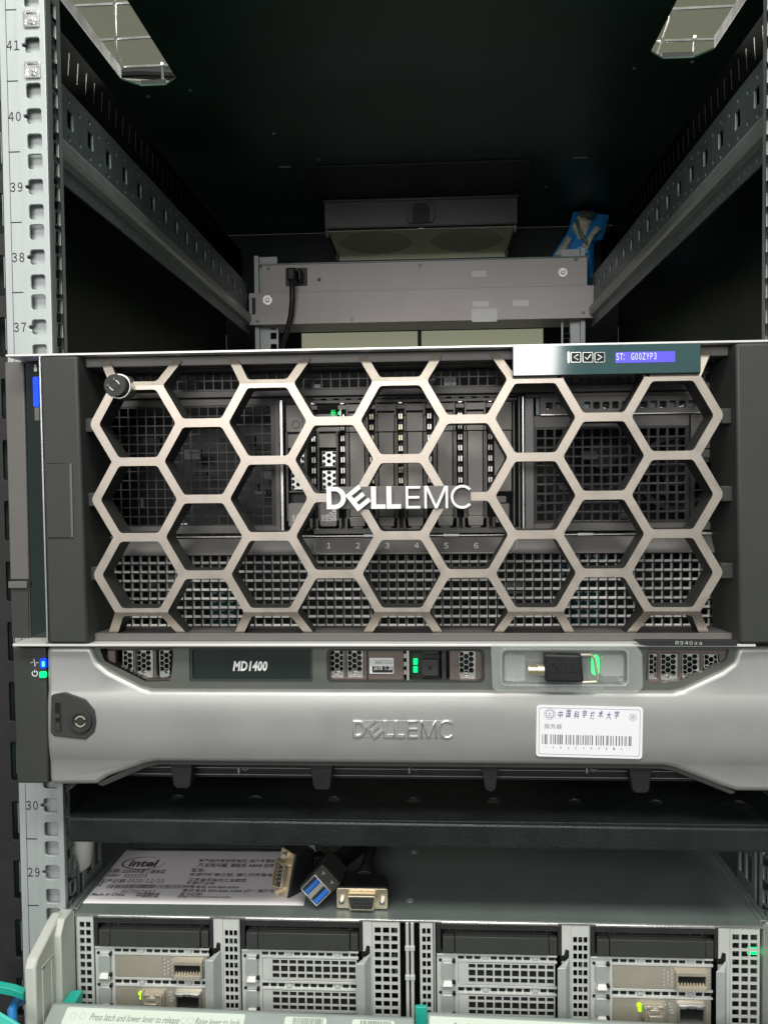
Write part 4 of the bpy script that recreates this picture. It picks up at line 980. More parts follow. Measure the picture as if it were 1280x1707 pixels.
for a in ((840, 1092, 876, 1136), (1000, 1092, 1040, 1128)):
    z_ = F(*a, AY); part('moulded_step', MB().mesh(plate([rr(z_, 2)], AY-1, 3.5, .8)), 'frosted', tr)
b = MB()
for k in range(15):
    if k in (4, 9): continue
    z_ = F(896+k*7.4, 1143, 901+k*7.4, 1150, AY-5.2); b.mesh(plate([rr(z_, .5), rect(z_[0]+.4, z_[1]-.4, z_[2]+.4, z_[3]-.4, .3)], AY-5.3, .4))
part('embossing', b, 'frosted', tr)['kind'] = 'stuff'
z_ = F(986, 1092, 999, 1126, AY+4); part('status_light', MB().mesh(plate([rr(z_, 2.2)], AY+4.2, .8)), 'led_green', arr, label='green glow behind the translucent holder')
ad = thing('usb_adapter', 'small black adapter with a brass tube and silver loop lying in the frosted holder', 'adapter', at(940, 1110, AY-4))
p0 = at(880, 1117, AY-4); p1 = at(912, 1117, AY-4)
part('metal_tube', MB().cyl(p0, p1, 2.3, 20).cyl((p0[0]-.2, p0[1], p0[2]), (p0[0]+1.6, p0[1], p0[2]), 2.8, 20).cyl((p1[0]-6, p1[1], p1[2]), p1, 3.3, 20), 'gold_metal', ad, .2)
z_ = F(908, 1089, 971, 1136, AY-6); z_ = (z_[0], z_[1], z_[2], z_[3])
bd = part('body', MB().mesh(plate([rpoly([(z_[0], z_[2]), (z_[1]+.3, z_[2]), (z_[1]-.8, z_[3]-.6), (z_[0]-.6, z_[3])], 1.4)], AY-9, 7, 1.2)), 'rubber', ad)
lx0, lx1, lz0, lz1 = F(916, 1103, 964, 1121, AY-9); kx = (lx1-lx0)/3.4
for sp in logo()[:4]: part('letter', MB().mesh(plate([[(lx0+x*kx, lz0+z*(lz1-lz0)) for x, z in s_] for s_ in sp], AY-9.5, 1, .15)), 'rubber', bd)
pts = [at(a, c, AY-4) for a, c in ((968, 1092), (985, 1092), (991, 1098), (993, 1112), (996, 1130), (994, 1137), (970, 1138))]
part('loop', MB().tube(pts, .9, 8), 'beige_metal', ad)

# ================================================================== SHELF
sh = thing('rack_shelf', 'black powder-coated shelf with a broad front lip under the storage array', 'shelf', (CX, 0, -148))
sp = [rect(31, 468, -19, 420)]
for i in range(8):
    for j in range(6): sp.append(circ(92+i*52.4, 15+j*60, 4.6, 18))
part('shelf_plate', MB().mesh(plate(sp, -134.2, 1.6, .3, 'z')), 'shelf', sh)
part('front_lip', MB().hexa([(33.3, -22, -148.0), (466, -22, -148.6), (466, -18, -148.6), (33.3, -18, -148.0), (33.3, -22, -132.2), (466, -22, -134.0), (466, -18, -134.0), (33.3, -18, -132.2)]), 'shelf', sh, 1.6, seg=3)
part('side_plate', B(31, 32.6, -16, 420, -150, -118), 'shelf', sh, .3)
part('side_plate', B(466, 467.6, -16, 420, -150, -118), 'shelf', sh, .3)
# pale cable guide behind the left post
g = thing('cable_guide', 'pale rounded plastic guide showing behind the numbered post near number 29', 'cable guide', (18, 30, -190))
part('body', MB().tube([(20, 22, -126), (21, 24, -146), (22, 26, -165), (19, 30, -184), (10, 34, -194)], [6, 8, 8.5, 7, 4], 16), 'putty', g)
# angled slotted bracket beside it
for mir in (False, True):
    f = (lambda x: mirx(x)) if mir else (lambda x: x)
    sp = [rect(30, 62, -210, -136), rect(36, 46, -168, -150, 1), rect(36, 46, -196, -178, 1), rect(50, 58, -168, -150, 1), rect(50, 58, -196, -178, 1)]
    part('slotted_bracket', MB().mesh(plate(sp, f(20)-.8, 1.6, .2, 'x')), 'zinc_light', rack)

# ================================================================== LOWER SERVER (open node fronts)
ls_ = thing('node_server', 'open-fronted metal server at the bottom with four perforated module faces and black drive trays', 'server', (CX, 0, -290))
ZC = -204.4
def zl(z, x): return z      # rows are level
# top cover and side flanges
b = MB().box(27.5, 468.8, -.6, 420, ZC-1.2, ZC)
part('top_cover', b, 'cover', ls_, .3)
part('cover_edge', MB().box(27.5, 469, -1.6, -.6, ZC-1.5, ZC-.1), 'silver', ls_, .2)
part('case', MB().box(27.5, 28.5, 0, 420, -290, ZC-1.2).box(467.8, 468.8, 0, 420, -290, ZC-1.2).box(28.5, 467.8, 60, 62, -340, ZC-1.2, 1).box(28.5, 467.8, 2, 60, -292, -290, 1), ['galv_dark', 'black'], ls_)
for mir in (False, True):
    f = (lambda x: mirx(x)) if mir else (lambda x: x)
    xa, xb = sorted((f(20.6), f(27.3)))
    b = MB().box(xa, xb, 4, 400, -212, ZC+1.0); xc = f(24.4); b.box(min(xc, xc+.8), max(xc, xc+.8), 4, 400, ZC+1, ZC+2.4)
    part('slide_rail', b, 'cover', ls_, .4)
    q = (sorted((f(21.4), f(25.6))))
    b = MB()
    for k in range(7): b.box(q[0], q[1], 28+k*1.9, 28.9+k*1.9, ZC+1.0, ZC+1.15)
    part('rail_print', b, 'zinc_light', ls_)['kind'] = 'stuff'
for px, py in ((690, 1421), (683, 1502)):
    p = at(px, py, Z=ZC); b = MB()
    me = plate([circ(p[0], p[1], 2.7, 24), circ(p[0], p[1], 1.9, 24)], ZC, .35, .1, 'z')
    b.mesh(me).cyl((p[0], p[1], ZC), (p[0], p[1], ZC+.5), 1.1, 12)
    part('cover_screw', b, 'galv_dark', ls_)
# rows (z) common to every module
Zb0, Zb1 = -225.0, -206.4       # drive tray opening
def slots(b, x0, x1, z, h, skip=(3, 9), n=12, m=1):
    p = (x1-x0)/n
    for i in range(n):
        b.box(x0+p*i+.7, x0+p*(i+1)-.7, -.45, .3, z-h/2, z+h/2, m if i not in skip else 2)
        if i in skip: b.hexa([(x0+p*i+.7, -1.2, z-h/2), (x0+p*(i+1)-.7, -1.2, z-h/2), (x0+p*(i+1)-.7, 0, z-h/2), (x0+p*i+.7, 0, z-h/2), (x0+p*i+1.8, -.6, z+h/2), (x0+p*(i+1)-1.8, -.6, z+h/2), (x0+p*(i+1)-1.8, 0, z+h/2), (x0+p*i+1.8, 0, z+h/2)], 2)
def panel_strip(x0, x1, ztop, cols, label=None, pz=5.35, y=-1.0):
    b = MB()
    w_ = x1-x0; px = (w_-2.4)/cols if cols == 2 else (w_-1.6)/cols
    grid_holes(b, x0, x1, -290, ztop, px, pz, px*.76, pz*.74, y, y+1.2)
    b.box(x0, x1, y, y+1.2, ztop, -205.9); 
    return part('mesh_panel', b, 'galv', ls_, 0, label, smooth=False)
def module(xb, kind, nm):
    """one module face starting at the left edge xb of its drive opening; 79 mm wide"""
    W = 79.0
    # drive tray
    tb = MB().box(xb+.3, xb+W-.3, 14, 16, Zb0, Zb1)
    tb.box(xb, xb+2.6, -1.6, 16, Zb0-.6, Zb1+.2).box(xb+W-2.4, xb+W, -1.6, 16, Zb0-.6, Zb1+.2)
    tb.box(xb+2.6, xb+W-2.4, -1.8, 16, Zb1-3.6, Zb1+.2).box(xb+2.6, xb+W-2.4, -1.2, 16, Zb0-.6, Zb0+1)
    tr_ = part('drive_tray', tb, 'soft_black', ls_, .35, nm)
    part('tray_front', MB().box(xb+3.8, xb+11.2, -3.2, 8, Zb0+.6, Zb0+11.2).box(xb+11.6, xb+W-8.4, -3.6, 8, Zb0+.6, Zb0+11.6).box(xb+W-8.0, xb+W-3, -2.4, 8, Zb0+.4, Zb0+11).box(xb+5, xb+W-6, 1, 9, Zb0+11.6, Zb0+12.4), 'charcoal', tr_, .4)
    b = MB()
    for k in (8, 12, 15, 26, 62, 70): b.box(xb+k, xb+k+.6, 2, 3, Zb0+12, Zb0+15.5)
    b.box(xb+13, xb+60, 3, 4, Zb0+12.5, Zb0+13.2)
    part('tray_clip', b, 'taupe', tr_)['kind'] = 'stuff'
    part('top_strip', MB().box(xb+3, xb+W-2, -2.2, 0, -206.2, -204.9), 'silver', ls_, .2)
    # face plate with frame bars
    b = MB().box(xb, xb+W-4, 0, 1.2, -290, Zb0-.7)
    b.box(xb+11.8, xb+13.4, -1.2, 0, -290, Zb0-2)
    b.box(xb+13.4, xb+W-3, -1.2, 0, -231.2, -229.6); b.box(xb+13.4, xb+W-3, -1.2, 0, -247.6, -246.2)
    b.box(xb+13.4, xb+W-3, -1.2, 0, -252.2, -251.0)
    b.box(xb+.2, xb+W-3, -1.4, 0, Zb0-2.0, Zb0-.8)
    slots(b, xb+12.8, xb+W-3.6, -228.0, 2.7); slots(b, xb+12.8, xb+W-3.6, -249.2, 2.2)
    fpn = part('face_plate', b, ['galv', 'black', 'galv_dark'], ls_, .12)
    # latches with white clips
    for z1, z0 in ((-231.2, -243.0), (-252.4, -264)):
        l_ = part('bracket_latch', MB().mesh(plate([rect(xb+2.8, xb+10.6, z0, z1, 1.6)], -2.2, 2, .4)).box(xb+2.8, xb+10.6, -2.6, -.4, z0-5.6, z0-2.2), 'galv_dark', ls_, .2)
        part('white_clip', MB().hexa([(xb+3.6, -4.2, z0-3.0), (xb+9.8, -4.2, z0-3.0), (xb+9.8, -1, z0-3.0), (xb+3.6, -1, z0-3.0), (xb+4.4, -3.2, z0), (xb+9.4, -3.2, z0), (xb+9.4, -1, z0), (xb+4.4, -1, z0)]), 'white_plastic', l_, .3)
        part('latch_hole', MB().cyl((xb+2.2, -.5, z1+.6), (xb+2.2, 0, z1+.6), 1.0, 10).cyl((xb+10.8, -2.4, z1+.8), (xb+10.8, 0, z1+.8), 1.1, 10).cyl((xb+10.8, -2.4, z0-1.5), (xb+10.8, 0, z0-1.5), 1.1, 10), 'black', l_)['kind'] = 'stuff'
    # brackets
    x0, x1 = xb+14.0, xb+W-4.2
    if kind == 'mesh':
        for zt_, zb_ in ((-231.6, -245.8), (-252.6, -266.8)):
            b = MB(); rows = [(zb_+1.4, zb_+4.4), (zb_+5.4, zb_+9.6), (zb_+10.6, zb_+13.4)]
            grid_holes(b, x0, x1, zb_, zt_, 5.5, 5, 4.4, 4, -.9, .4, rows=rows)
            # blank margin on the left
            b.box(x0, x0+5.2, -.95, .4, zb_+.2, zt_-.2)
            part('expansion_cover', b, 'galv', ls_, smooth=False)
            part('cover_backing', MB().box(x0, x1, -.12, -.05, zb_, zt_), 'black', ls_)
    else:
        zt_, zb_ = -231.6, -245.8
        px0, px1 = xb+52.4, xb+72.0
        sp = [rect(x0, x1, zb_, zt_, .3), rect(px0+.6, px1-.8, zb_+1.6, zt_-3.2)]
        for cxs in ((xb+46.0, xb+48.4, xb+50.8), (xb+72.9+.6, xb+75.0-.9)):
            for i, x in enumerate(cxs):
                for j in range(5): 
                    z = zb_+2.2+j*2.5+(1.2 if i % 2 else 0)
                    if z < zt_-1 and x+1 < x1: sp.append(circ(x, z, 1.05, 6))
        br = part('expansion_bracket', MB().mesh(plate(sp, -1.0, .8)), 'beige_metal', ls_, smooth=False)
        part('bracket_backing', B(x0, x1, .9, 1.0, zb_, zt_), 'black', br)
        b = MB().mesh(plate([rect(px0, px1, zb_+.6, zt_-1.6, .3), rect(px0+1.2, px1-1.2, zb_+3.2, zt_-4.2, .2)], -4.2, 4.6, .2))
        for k in range(8):
            x = px0+1.5+k*2.1; b.hexa([(x, -4.8, zb_+.9), (x+1.5, -4.8, zb_+.9), (x+1.5, -4.1, zb_+.7), (x, -4.1, zb_+.7), (x+.2, -4.3, zb_+3.4), (x+1.3, -4.3, zb_+3.4), (x+1.3, -4.0, zb_+3.4), (x+.2, -4.0, zb_+3.4)])
            b.box(x, x+1.4, -4.6, -4.1, zt_-3.6, zt_-1.4)
        for k in range(9): b.box(px0+1.6+k*1.9, px0+2.6+k*1.9, -2.4, -1.4, zb_+3.3, zb_+4.6, 1)
        b.box(px0+1, px1-1, -1.4, -1.2, zb_+2, zt_-3, 2)
        part('optical_port', b, ['beige_metal', 'gold_metal', 'black'], br, .1)
        zt_, zb_ = -252.6, -268.5
        br2 = part('network_card', MB().mesh(plate([rect(x0, x1, zb_, zt_, .3), rect(xb+54.6, xb+69.6, zb_+2.2, zt_-2.6)], -1.0, .8)), 'beige_metal', ls_)
        part('card_backing', B(x0, x1, .9, 1.0, zb_, zt_), 'black', br2)
        part('activity_light', MB().mesh(plate([circ(xb+30.4, zt_-4.0, 1.5, 14)], -1.8, .8, .2)), 'led_lime', br2)
        part('activity_light', MB().mesh(plate([circ(xb+30.6, zt_-7.0, 1.1, 14)], -1.8, .8, .2)), 'led_lime', br2)
        sx0 = xb+32.6
        sm = MB().box(sx0, sx0+12.8, -6, 4, zb_-.5, zt_-2.6).box(sx0+2.2, sx0+10.4, -8.6, -6, zb_-.5, zt_-6.4).box(sx0+1.4, sx0+11.4, -9.6, -5, zb_-3, zb_+1.2, 1).box(sx0-1.4, sx0+.2, -4, 0, zb_+5, zt_-1.4).box(sx0+12.6, sx0+14, -4, 0, zb_+5, zt_-1.4)
        sm.box(sx0+3, sx0+9.5, -7.2, -6, zt_-5.6, zt_-3.2).box(sx0+1, sx0+5, -6.8, -6, zt_-3, zt_-1.2).box(sx0+8, sx0+12, -6.8, -6, zt_-3, zt_-1.2)
        part('transceiver', sm, ['beige_metal', 'label_cream'], br2, .35)
        cg = MB().mesh(plate([rect(xb+53.8, xb+70.4, zb_+1.2, zt_-1.6, .3), rect(xb+54.8, xb+69.4, zb_+2.2, zt_-3.4)], -4.4, 3.6, .2))
        cg.box(xb+54.8, xb+58.8, -4.6, -4.2, zt_-3.8, zt_-2.2).box(xb+65, xb+69.2, -4.6, -4.2, zt_-3.8, zt_-2.2).box(xb+60.5, xb+64, -3, -2, zt_-4.6, zt_-3.2)
        cg.box(xb+54.6, xb+69.6, -.9, -.8, zb_+2, zt_-3, 1)
        part('empty_port', cg, ['silver', 'black'], br2, .1)
        for x, z in ((xb+50.6, zt_-8), (xb+49.8, zt_-4)): part('bracket_screw', MB().ring((x, z), .7, 1.5, -1.5, -1.0, 16), 'galv_dark', br2)
    # upright flap at the right of the brackets
    b = MB().hexa([(xb+W-3.8, -9, -290), (xb+W+1.6, -9, -290), (xb+W+5.6, -1.2, -290), (xb+W+4.8, -1.2, -290), (xb+W-3.8, -9, Zb0-4.4), (xb+W+1.6, -9, Zb0-4.4), (xb+W+5.2, -1.4, Zb0-1.5), (xb+W+4.6, -1.4, Zb0-1.5)])
    part('pull_flap', b, 'galv_dark', ls_, .25)
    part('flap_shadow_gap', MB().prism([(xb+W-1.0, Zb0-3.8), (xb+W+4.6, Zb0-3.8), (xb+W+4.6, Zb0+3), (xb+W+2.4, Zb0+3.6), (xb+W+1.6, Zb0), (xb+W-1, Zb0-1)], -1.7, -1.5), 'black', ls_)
panel_strip(28.8, 39.6, -208.5, 2)
module(40.2, 'card', None)
part('upright', B(119.3, 125.4, -1.2, 1, -290, -205.9), 'galv', ls_, .2)
panel_strip(125.6, 136.0, -210.6, 3)
module(137.4, 'mesh', None)
part('upright', B(216.5, 222.4, -1.2, 1, -290, -205.9), 'galv', ls_, .2)
panel_strip(222.6, 240.2, -208.4, 3)
b = MB()
for x in (245.0, 248.2):
    b.cyl((x, -1.4, -290), (x, -1.4, -206), 1.1, 12)
    for z in (-222, -241): b.box(x-1.5, x+1.5, -2.8, -.4, z-2, z+1)
part('centre_hinge', b, 'galv', ls_, .2)
panel_strip(253.0, 261.4, -208.4, 2)
module(263.8, 'mesh', None)
part('upright', B(342.9, 348.8, -1.2, 1, -290, -205.9), 'galv', ls_, .2)
panel_strip(348.9, 360.2, -210.6, 3)
module(361.0, 'card', None)
part('upright', B(440.2, 447.2, -1.2, 1, -290, -205.9), 'galv', ls_, .2)
panel_strip(447.4, 465.6, -208.6, 3)
for x in (361.2-.9, 137.2-.9, 263.4-.8): part('side_seam', B(x-.6, x+.3, -1.3, 1, -290, -206), 'galv_dark', ls_, .1)
q = F(1246, 1581, 1262, 1592, 5); part('inner_light', MB().fb(q, 5, 6), 'led_green', ls_)
b = MB(); rg = random.Random(5)
for i in range(80):
    x = rg.choice((rg.uniform(126, 134), rg.uniform(224, 238), rg.uniform(449, 463), rg.uniform(350, 358))); z = rg.uniform(-280, -212); b.box(x, x+rg.uniform(1, 5), 9, 12, z, z+rg.uniform(1, 5), rg.choice((0, 0, 1, 2)))
part('inner_component', b, ['soft_black', 'taupe', 'zinc'], ls_)['kind'] = 'stuff'
# left release handle (pale arm that sticks out) and the mirrored one on the right
def handle(mir):
    f = (lambda x: mirx(x)) if mir else (lambda x: x)
    yf = -46
    o = [(0, -203.5), (0, -290), (yf, -290), (yf, -215), (yf+3, -210.5), (-16, -201.5), (-9, -200)]
    xa, xb = sorted((f(15.5), f(22.4)))
    h = part('handle', MB().prism(o[::-1] if True else o, xa, xb, 0, 'x'), 'putty', ls_, 1.3)
    xa, xb = sorted((f(18.6), f(26.6)))
    part('handle_boss', MB().prism([(-14, -201.2), (-1, -201.2), (-1, -290), (-20, -290), (-20, -209)][::-1], xa, xb, 0, 'x'), 'putty', h, .8)
    xa, xb = sorted((f(22.3), f(23.0)))
    part('handle_rib', MB().box(xa, xb, -38, -35, -286, -219).box(xa, xb, -38, -24, -220.5, -218.5).box(xa, xb, -26, -22, -286, -219), 'putty', h, .25)
    xa, xb = sorted((f(17), f(20)))
    xa, xb = sorted((f(20), f(27.0)))
    part('ear_plate', MB().box(xa, xb, -1.5, 0, -290, -203).box(*sorted((f(22.6), f(24))), -16, -1.5, -262, -205, 1).box(*sorted((f(24.2), f(26.2))), -9, -1.5, -222, -208).box(*sorted((f(24.2), f(26.2))), -9, -1.5, -252, -230), ['galv_dark', 'putty'], ls_, .4)
handle(False); handle(True)
p = at(120, 1669, -14)
part('release_tab', MB().hexa([(p[0]-5, -26, p[2]-8), (p[0]+5.4, -26, p[2]-8), (p[0]+5.4, -10, p[2]-8), (p[0]-5, -10, p[2]-8), (p[0]-3.6, -24, p[2]+3.2), (p[0]+5.6, -24, p[2]+4), (p[0]+5.6, -10, p[2]+5), (p[0]-2, -10, p[2]+4.6)]), 'teal', ls_, .6, 'teal tab beside the pale handle')
q = F(692, 1680, 712, 1707, -14)
part('release_tab', MB().box(q[0], q[1], -14, -11, -280, q[3]), 'teal', ls_, .5, 'teal tab between the two levers')
# front levers with printed strips
def lever(x0, x1, zA, zB, lab_):
    # upper face slopes towards the viewer
    y0, y1 = -30, -44
    o = [(y0+4, -1.5), (y0, 0), (y1, -5.2), (y1-2, -6.6), (y1-2, -40), (y0+4, -40)]
    V = [(x0, y, zA+z) for y, z in o]+[(x1, y, zB+z) for y, z in o]; n = len(o)
    L = part('release_lever', MB().add(V, [tuple(range(n)), tuple(range(2*n-1, n-1, -1))]+[(i, i+n, (i+1) % n+n, (i+1) % n) for i in range(n)]), 'lever_grey', ls_, .8, lab_)
    return L
def on_lever(me, x0, x1, zA, zB, lift=.1):
    """flat x,y art (y 0..1 up the slope) laid on the sloping face"""
    for v in me.vertices:
        x, t, k = v.co.x, v.co.y, v.co.z
        z = zA+(zB-zA)*(x-x0)/(x1-x0)
        v.co = (x, -44.0+14.0*t-.35*(k+lift), z-5.2+5.2*t+.93*(k+lift))
    return me
zA = at(85, 1674, -30)[2]; zB = at(690, 1699, -30)[2]
xA, xB = at(80, 1680, -36)[0], at(690, 1700, -36)[0]
L1 = lever(xA, xB, zA, zB, 'left grey lever with a printed cream strip')
def strip(L, x0, x1, xA, xB, zA, zB, t0=.12, t1=.88, m='label_cream', r=1.4):
    me = curve_mesh([[(x, y/14) for x, y in rect(x0, x1, t0*14, t1*14, r)]], .12)
    return part('printed_strip', MB().mesh(on_lever(me, xA, xB, zA, zB, .08)), m, L, smooth=False)
def ltext(body, x0, x1, t0, t1, par, xA, xB, zA, zB, m='ink_pale', shear=.2):
    me = text_mesh(body, x0, x1, t0, t1, 0, 'z', shear=shear)
    return part('lettering', MB().mesh(on_lever(me, xA, xB, zA, zB, .26)), m, par, smooth=False)
M['ink_mid'] = mat('ink_mid', (0.20, 0.22, 0.21), 0, 0.6)
xs = lambda px: at(px, 1690, -37)[0]
s1 = strip(L1, xs(107), xs(406), xA, xB, zA, zB)
ltext('Press latch and lower lever to release', xs(151), xs(299), .34, .64, s1, xA, xB, zA, zB, 'ink_mid')
ltext('Raise lever to lock', xs(326), xs(400), .34, .64, s1, xA, xB, zA, zB, 'ink_mid')
for px in (122, 138, 306, 318):
    me = curve_mesh([[(a, c/14) for a, c in circ(xs(px), 7, 2.0, 20)], [(a, c/14) for a, c in circ(xs(px), 7, 1.7, 20)]], .05)
    part('round_icon', MB().mesh(on_lever(me, xA, xB, zA, zB, .2)), 'putty', s1, smooth=False)
for a, c in ((473, 543), (586, 657)):
    s_ = strip(L1, xs(a), xs(c), xA, xB, zA, zB, .18, .86)
    b = MB(); rg = random.Random(a); x = xs(a+14)
    while x < xs(c-6):
        w_ = rg.choice((.25, .4, .6)); me = curve_mesh([rect(x, x+w_, .55, .82)], .02); b.mesh(on_lever(me, xA, xB, zA, zB, .25)); x += w_+rg.choice((.25, .4, .55))
    part('barcode', b, 'ink_mid', s_, smooth=False)['kind'] = 'stuff'
    ltext('M/N 50 30 G00000204' if a < 500 else 'M/N 50 30 G00000116', xs(a+12), xs(c-8), .28, .46, s_, xA, xB, zA, zB, 'ink_mid', 0)
zA2 = at(716, 1690, -30)[2]; zB2 = at(1240, 1716, -30)[2]; xA2, xB2 = at(713, 1700, -36)[0], 462
L2 = lever(xA2, xB2, zA2, zB2, 'right grey lever with a printed cream strip')
s2 = strip(L2, xs(716), xs(1010), xA2, xB2, zA2, zB2)
ltext('Press latch and lower lever to release', xs(756), xs(904), .34, .64, s2, xA2, xB2, zA2, zB2, 'ink_mid')
ltext('Raise lever to lock', xs(930), xs(1004), .34, .64, s2, xA2, xB2, zA2, zB2, 'ink_mid')

# ------------------------------------------------------------------ information sheet on the cover
zp = ZC
A = at(128, 1507, Z=zp)[:2]; Bp = at(506, 1511, Z=zp)[:2]; D = at(203, 1415, Z=zp)[:2]
ux = (Bp-A); PW = np.linalg.norm(ux); ux = ux/PW; uy = np.array([-ux[1], ux[0]]); PH = float((D-A)@uy)
def onpaper(me):
    for v in me.vertices:
        p = A+ux*v.co.x+uy*v.co.y; wv = .25*math.sin(v.co.x*.05)*math.sin(v.co.y*.04)
        v.co.x, v.co.y = p; v.co.z += wv
    return me
def PT(px, py): 
    p = at(px, py, Z=zp+.5)[:2]-A; return float(p@ux), float(p@uy)
sheet = MB(); NX, NY = 24, 14; V = []; 
for j in range(NY+1):
    for i in range(NX+1): 
        x, y = PW*i/NX, PH*j/NY; p = A+ux*x+uy*y; V.append((p[0], p[1], zp+.45+.25*math.sin(x*.05)*math.sin(y*.04)))
sheet.add(V, [(j*(NX+1)+i, j*(NX+1)+i+1, (j+1)*(NX+1)+i+1, (j+1)*(NX+1)+i) for j in range(NY) for i in range(NX)])
pe = thing('information_sheet', 'white printed information sheet lying on the steel cover of the bottom server', 'paper', (A[0]+PW/2, A[1]+PH/2, zp))
ps = part('sheet', sheet, 'paper', pe); sm = ps.modifiers.new('solid', 'SOLIDIFY'); sm.thickness = .2*S; sm.offset = -1
def ptxt(body, a, c, d, e, m='ink_plum', **k):
    k['off'] = .022    # picture box a,c (top-left) .. d,e (bottom-right)
    x0, y1 = PT(a, c); _, y0 = PT(a, e); xm0, ym = PT(a, (c+e)/2); xm1, _ = PT(d, (c+e)/2)
    part('lettering', MB().mesh(onpaper(text_mesh(body, xm0, xm1, min(y0, y1), max(y0, y1), zp+.52, 'z', **k))), m, ps, smooth=False)
ptxt('\u540d\u79f0:', 178, 1449, 201, 1456); ptxt('S200WK\u670d\u52a1\u5668\u7cfb\u7edf', 205, 1450, 276, 1457, off=.01)
ptxt('Order:', 172, 1457, 200, 1462); ptxt('6605309', 207, 1458, 245, 1464, fw=True, sp=.62, off=.01)
ptxt('\u751f\u4ea7\u65e5\u671f', 166, 1466, 209, 1473); ptxt('2020/11/10', 213, 1465, 274, 1473, fw=True, sp=.62, off=.01)
ptxt('SN', 157, 1473, 169, 1479); ptxt('007007491', 203, 1484, 259, 1490, fw=True, sp=.62, off=.01)
ptxt('Made in China', 153, 1489, 209, 1494); ptxt('\u4e2d\u56fd\u5236\u9020', 227, 1489, 266, 1497)
ptxt('\u672c\u4ea7\u54c1\u5185\u6709\u5371\u9669\u7535\u538b, \u7528\u6237\u4e0d\u8981\u62c6\u5f00', 331, 1432, 470, 1438); ptxt('\u5f00,\u5982\u6709\u95ee\u9898, \u8bf7\u8054\u7cfb ABAB \u7ecf\u9500\u5546', 330, 1439, 468, 1446)
ptxt('\u8b66\u544a:', 319, 1448, 342, 1454); ptxt('\u5728\u8fdb\u884c\u7ef4\u4fee\u4e4b\u524d, \u8bf7\u65ad\u5f00\u6240\u6709\u7535\u6e90', 316, 1455, 466, 1461)
ptxt('\u6c5f\u82cf\u7701\u82cf\u5dde\u5e02\u5de5\u4e1a\u56ed\u533a', 314, 1464, 412, 1470); ptxt('\u65b0\u9e7f\u8def28\u53f7', 311, 1470, 358, 1475)
ptxt('\u9500\u552e\u7535\u8bdd 400-860-6960', 307, 1476, 399, 1481); ptxt('\u552e\u540e\u7535\u8bdd 800-828-2268 (\u5468\u4e00\u81f3\u5468\u4e94)', 304, 1482, 462, 1488)
ptxt('\u5b98\u65b9\u7f51\u7ad9', 300, 1488, 338, 1494); ptxt('http://www.intel.com', 296, 1493, 384, 1498)
b = MB(); rg = random.Random(11); px = 176
while px < 306:
    w_ = rg.choice((1.2, 1.9, 2.8)); x0, y0 = PT(px, 1482); x1, y1 = PT(px+w_, 1475.5); xa, ya = PT(px+w_, 1482)
    b.mesh(onpaper(plate([rect(x0, xa, y0, y1)], zp+.52, .02, 0, 'z'))); px += w_+rg.choice((1.1, 1.5, 2.3))
part('barcode', b, 'ink_plum', ps, smooth=False)['kind'] = 'stuff'
x0, y0 = PT(212, 1447); x1, _ = PT(262, 1447); _, y1 = PT(232, 1432)
part('lettering', MB().mesh(onpaper(text_mesh('intel', *(PT(216, 1441)[0], PT(262, 1441)[0]), PT(230, 1446)[1], PT(230, 1434)[1], zp+.52, 'z', off=.035))), 'ink_plum', ps, smooth=False)
cx, cy = PT(239, 1440); ax_, ay_ = (PT(275, 1440)[0]-PT(204, 1440)[0])/2, (PT(239, 1429)[1]-PT(239, 1451)[1])/2
o = []; ii = []
for k in range(41):
    t = R(-60+k*7.6+125); th = .5+1.6*math.sin(math.pi*k/40)
    o.append((cx+ax_*math.cos(t), cy+ay_*math.sin(t))); ii.append((cx+(ax_-th*.6)*math.cos(t), cy+(ay_-th*.7)*math.sin(t)))
part('oval_swoosh', MB().mesh(onpaper(plate([o+ii[::-1]], zp+.52, .02, 0, 'z'))), 'ink_plum', ps, smooth=False)

# ------------------------------------------------------------------ breakout cable lying on the sheet
kb = thing('breakout_cable', 'black breakout cable with serial, twin blue USB and video plugs lying on the bottom server', 'cable', (190, 50, ZC))
def frame3(o, xa, ya, za):
    """local frame -> function turning an MB's points into place"""
    o, xa, ya, za = [Vector(q) for q in (o, xa, ya, za)]
    def g(mb):
        mb.v = [tuple(o+xa*p[0]+ya*p[1]+za*p[2]) for p in mb.v]; return mb
    return g
def orient(facing, up):
    y = -Vector(facing).normalized(); z = Vector(up); z = (z-y*z.dot(y)).normalized(); x = y.cross(z); return x, y, z
def dshape(w_, h, r=1.4): return rpoly([(-w_/2, h/2), (-w_/2+1.4, -h/2), (w_/2-1.4, -h/2), (w_/2, h/2)], r)
# video plug: faces the viewer, lies flat
pv = at(601, 1500, Y=8); x, y, z = orient((0, -1, -.04), (0, 0, 1)); x, y, z = x*1.09, y, z*1.09; g = frame3((pv[0]+.8, 10, ZC+7.6), x, y, z)
sh_ = part('video_connector', g(MB().mesh(plate([rect(-15.4, 15.4, -6.3, 6.3, 1.2)], 0, 1.2, .3)).mesh(plate([dshape(17.5, 9)], -5.6, 5.6, .4))), 'gold_metal', kb)
face = [dshape(15.6, 7.2, 1)]
b = MB().mesh(plate(face, -5.9, 1)); 
part('pin_block', g(b), 'charcoal', sh_)
b = MB()
for j in range(3):
    for i in range(5): b.cyl((-4.9+i*2.3+(j % 2)*.8, -6.0, 2-j*2.0), (-4.9+i*2.3+(j % 2)*.8, -5.5, 2-j*2.0), .55, 8)
part('pin_hole', g(b), 'black', sh_)['kind'] = 'stuff'
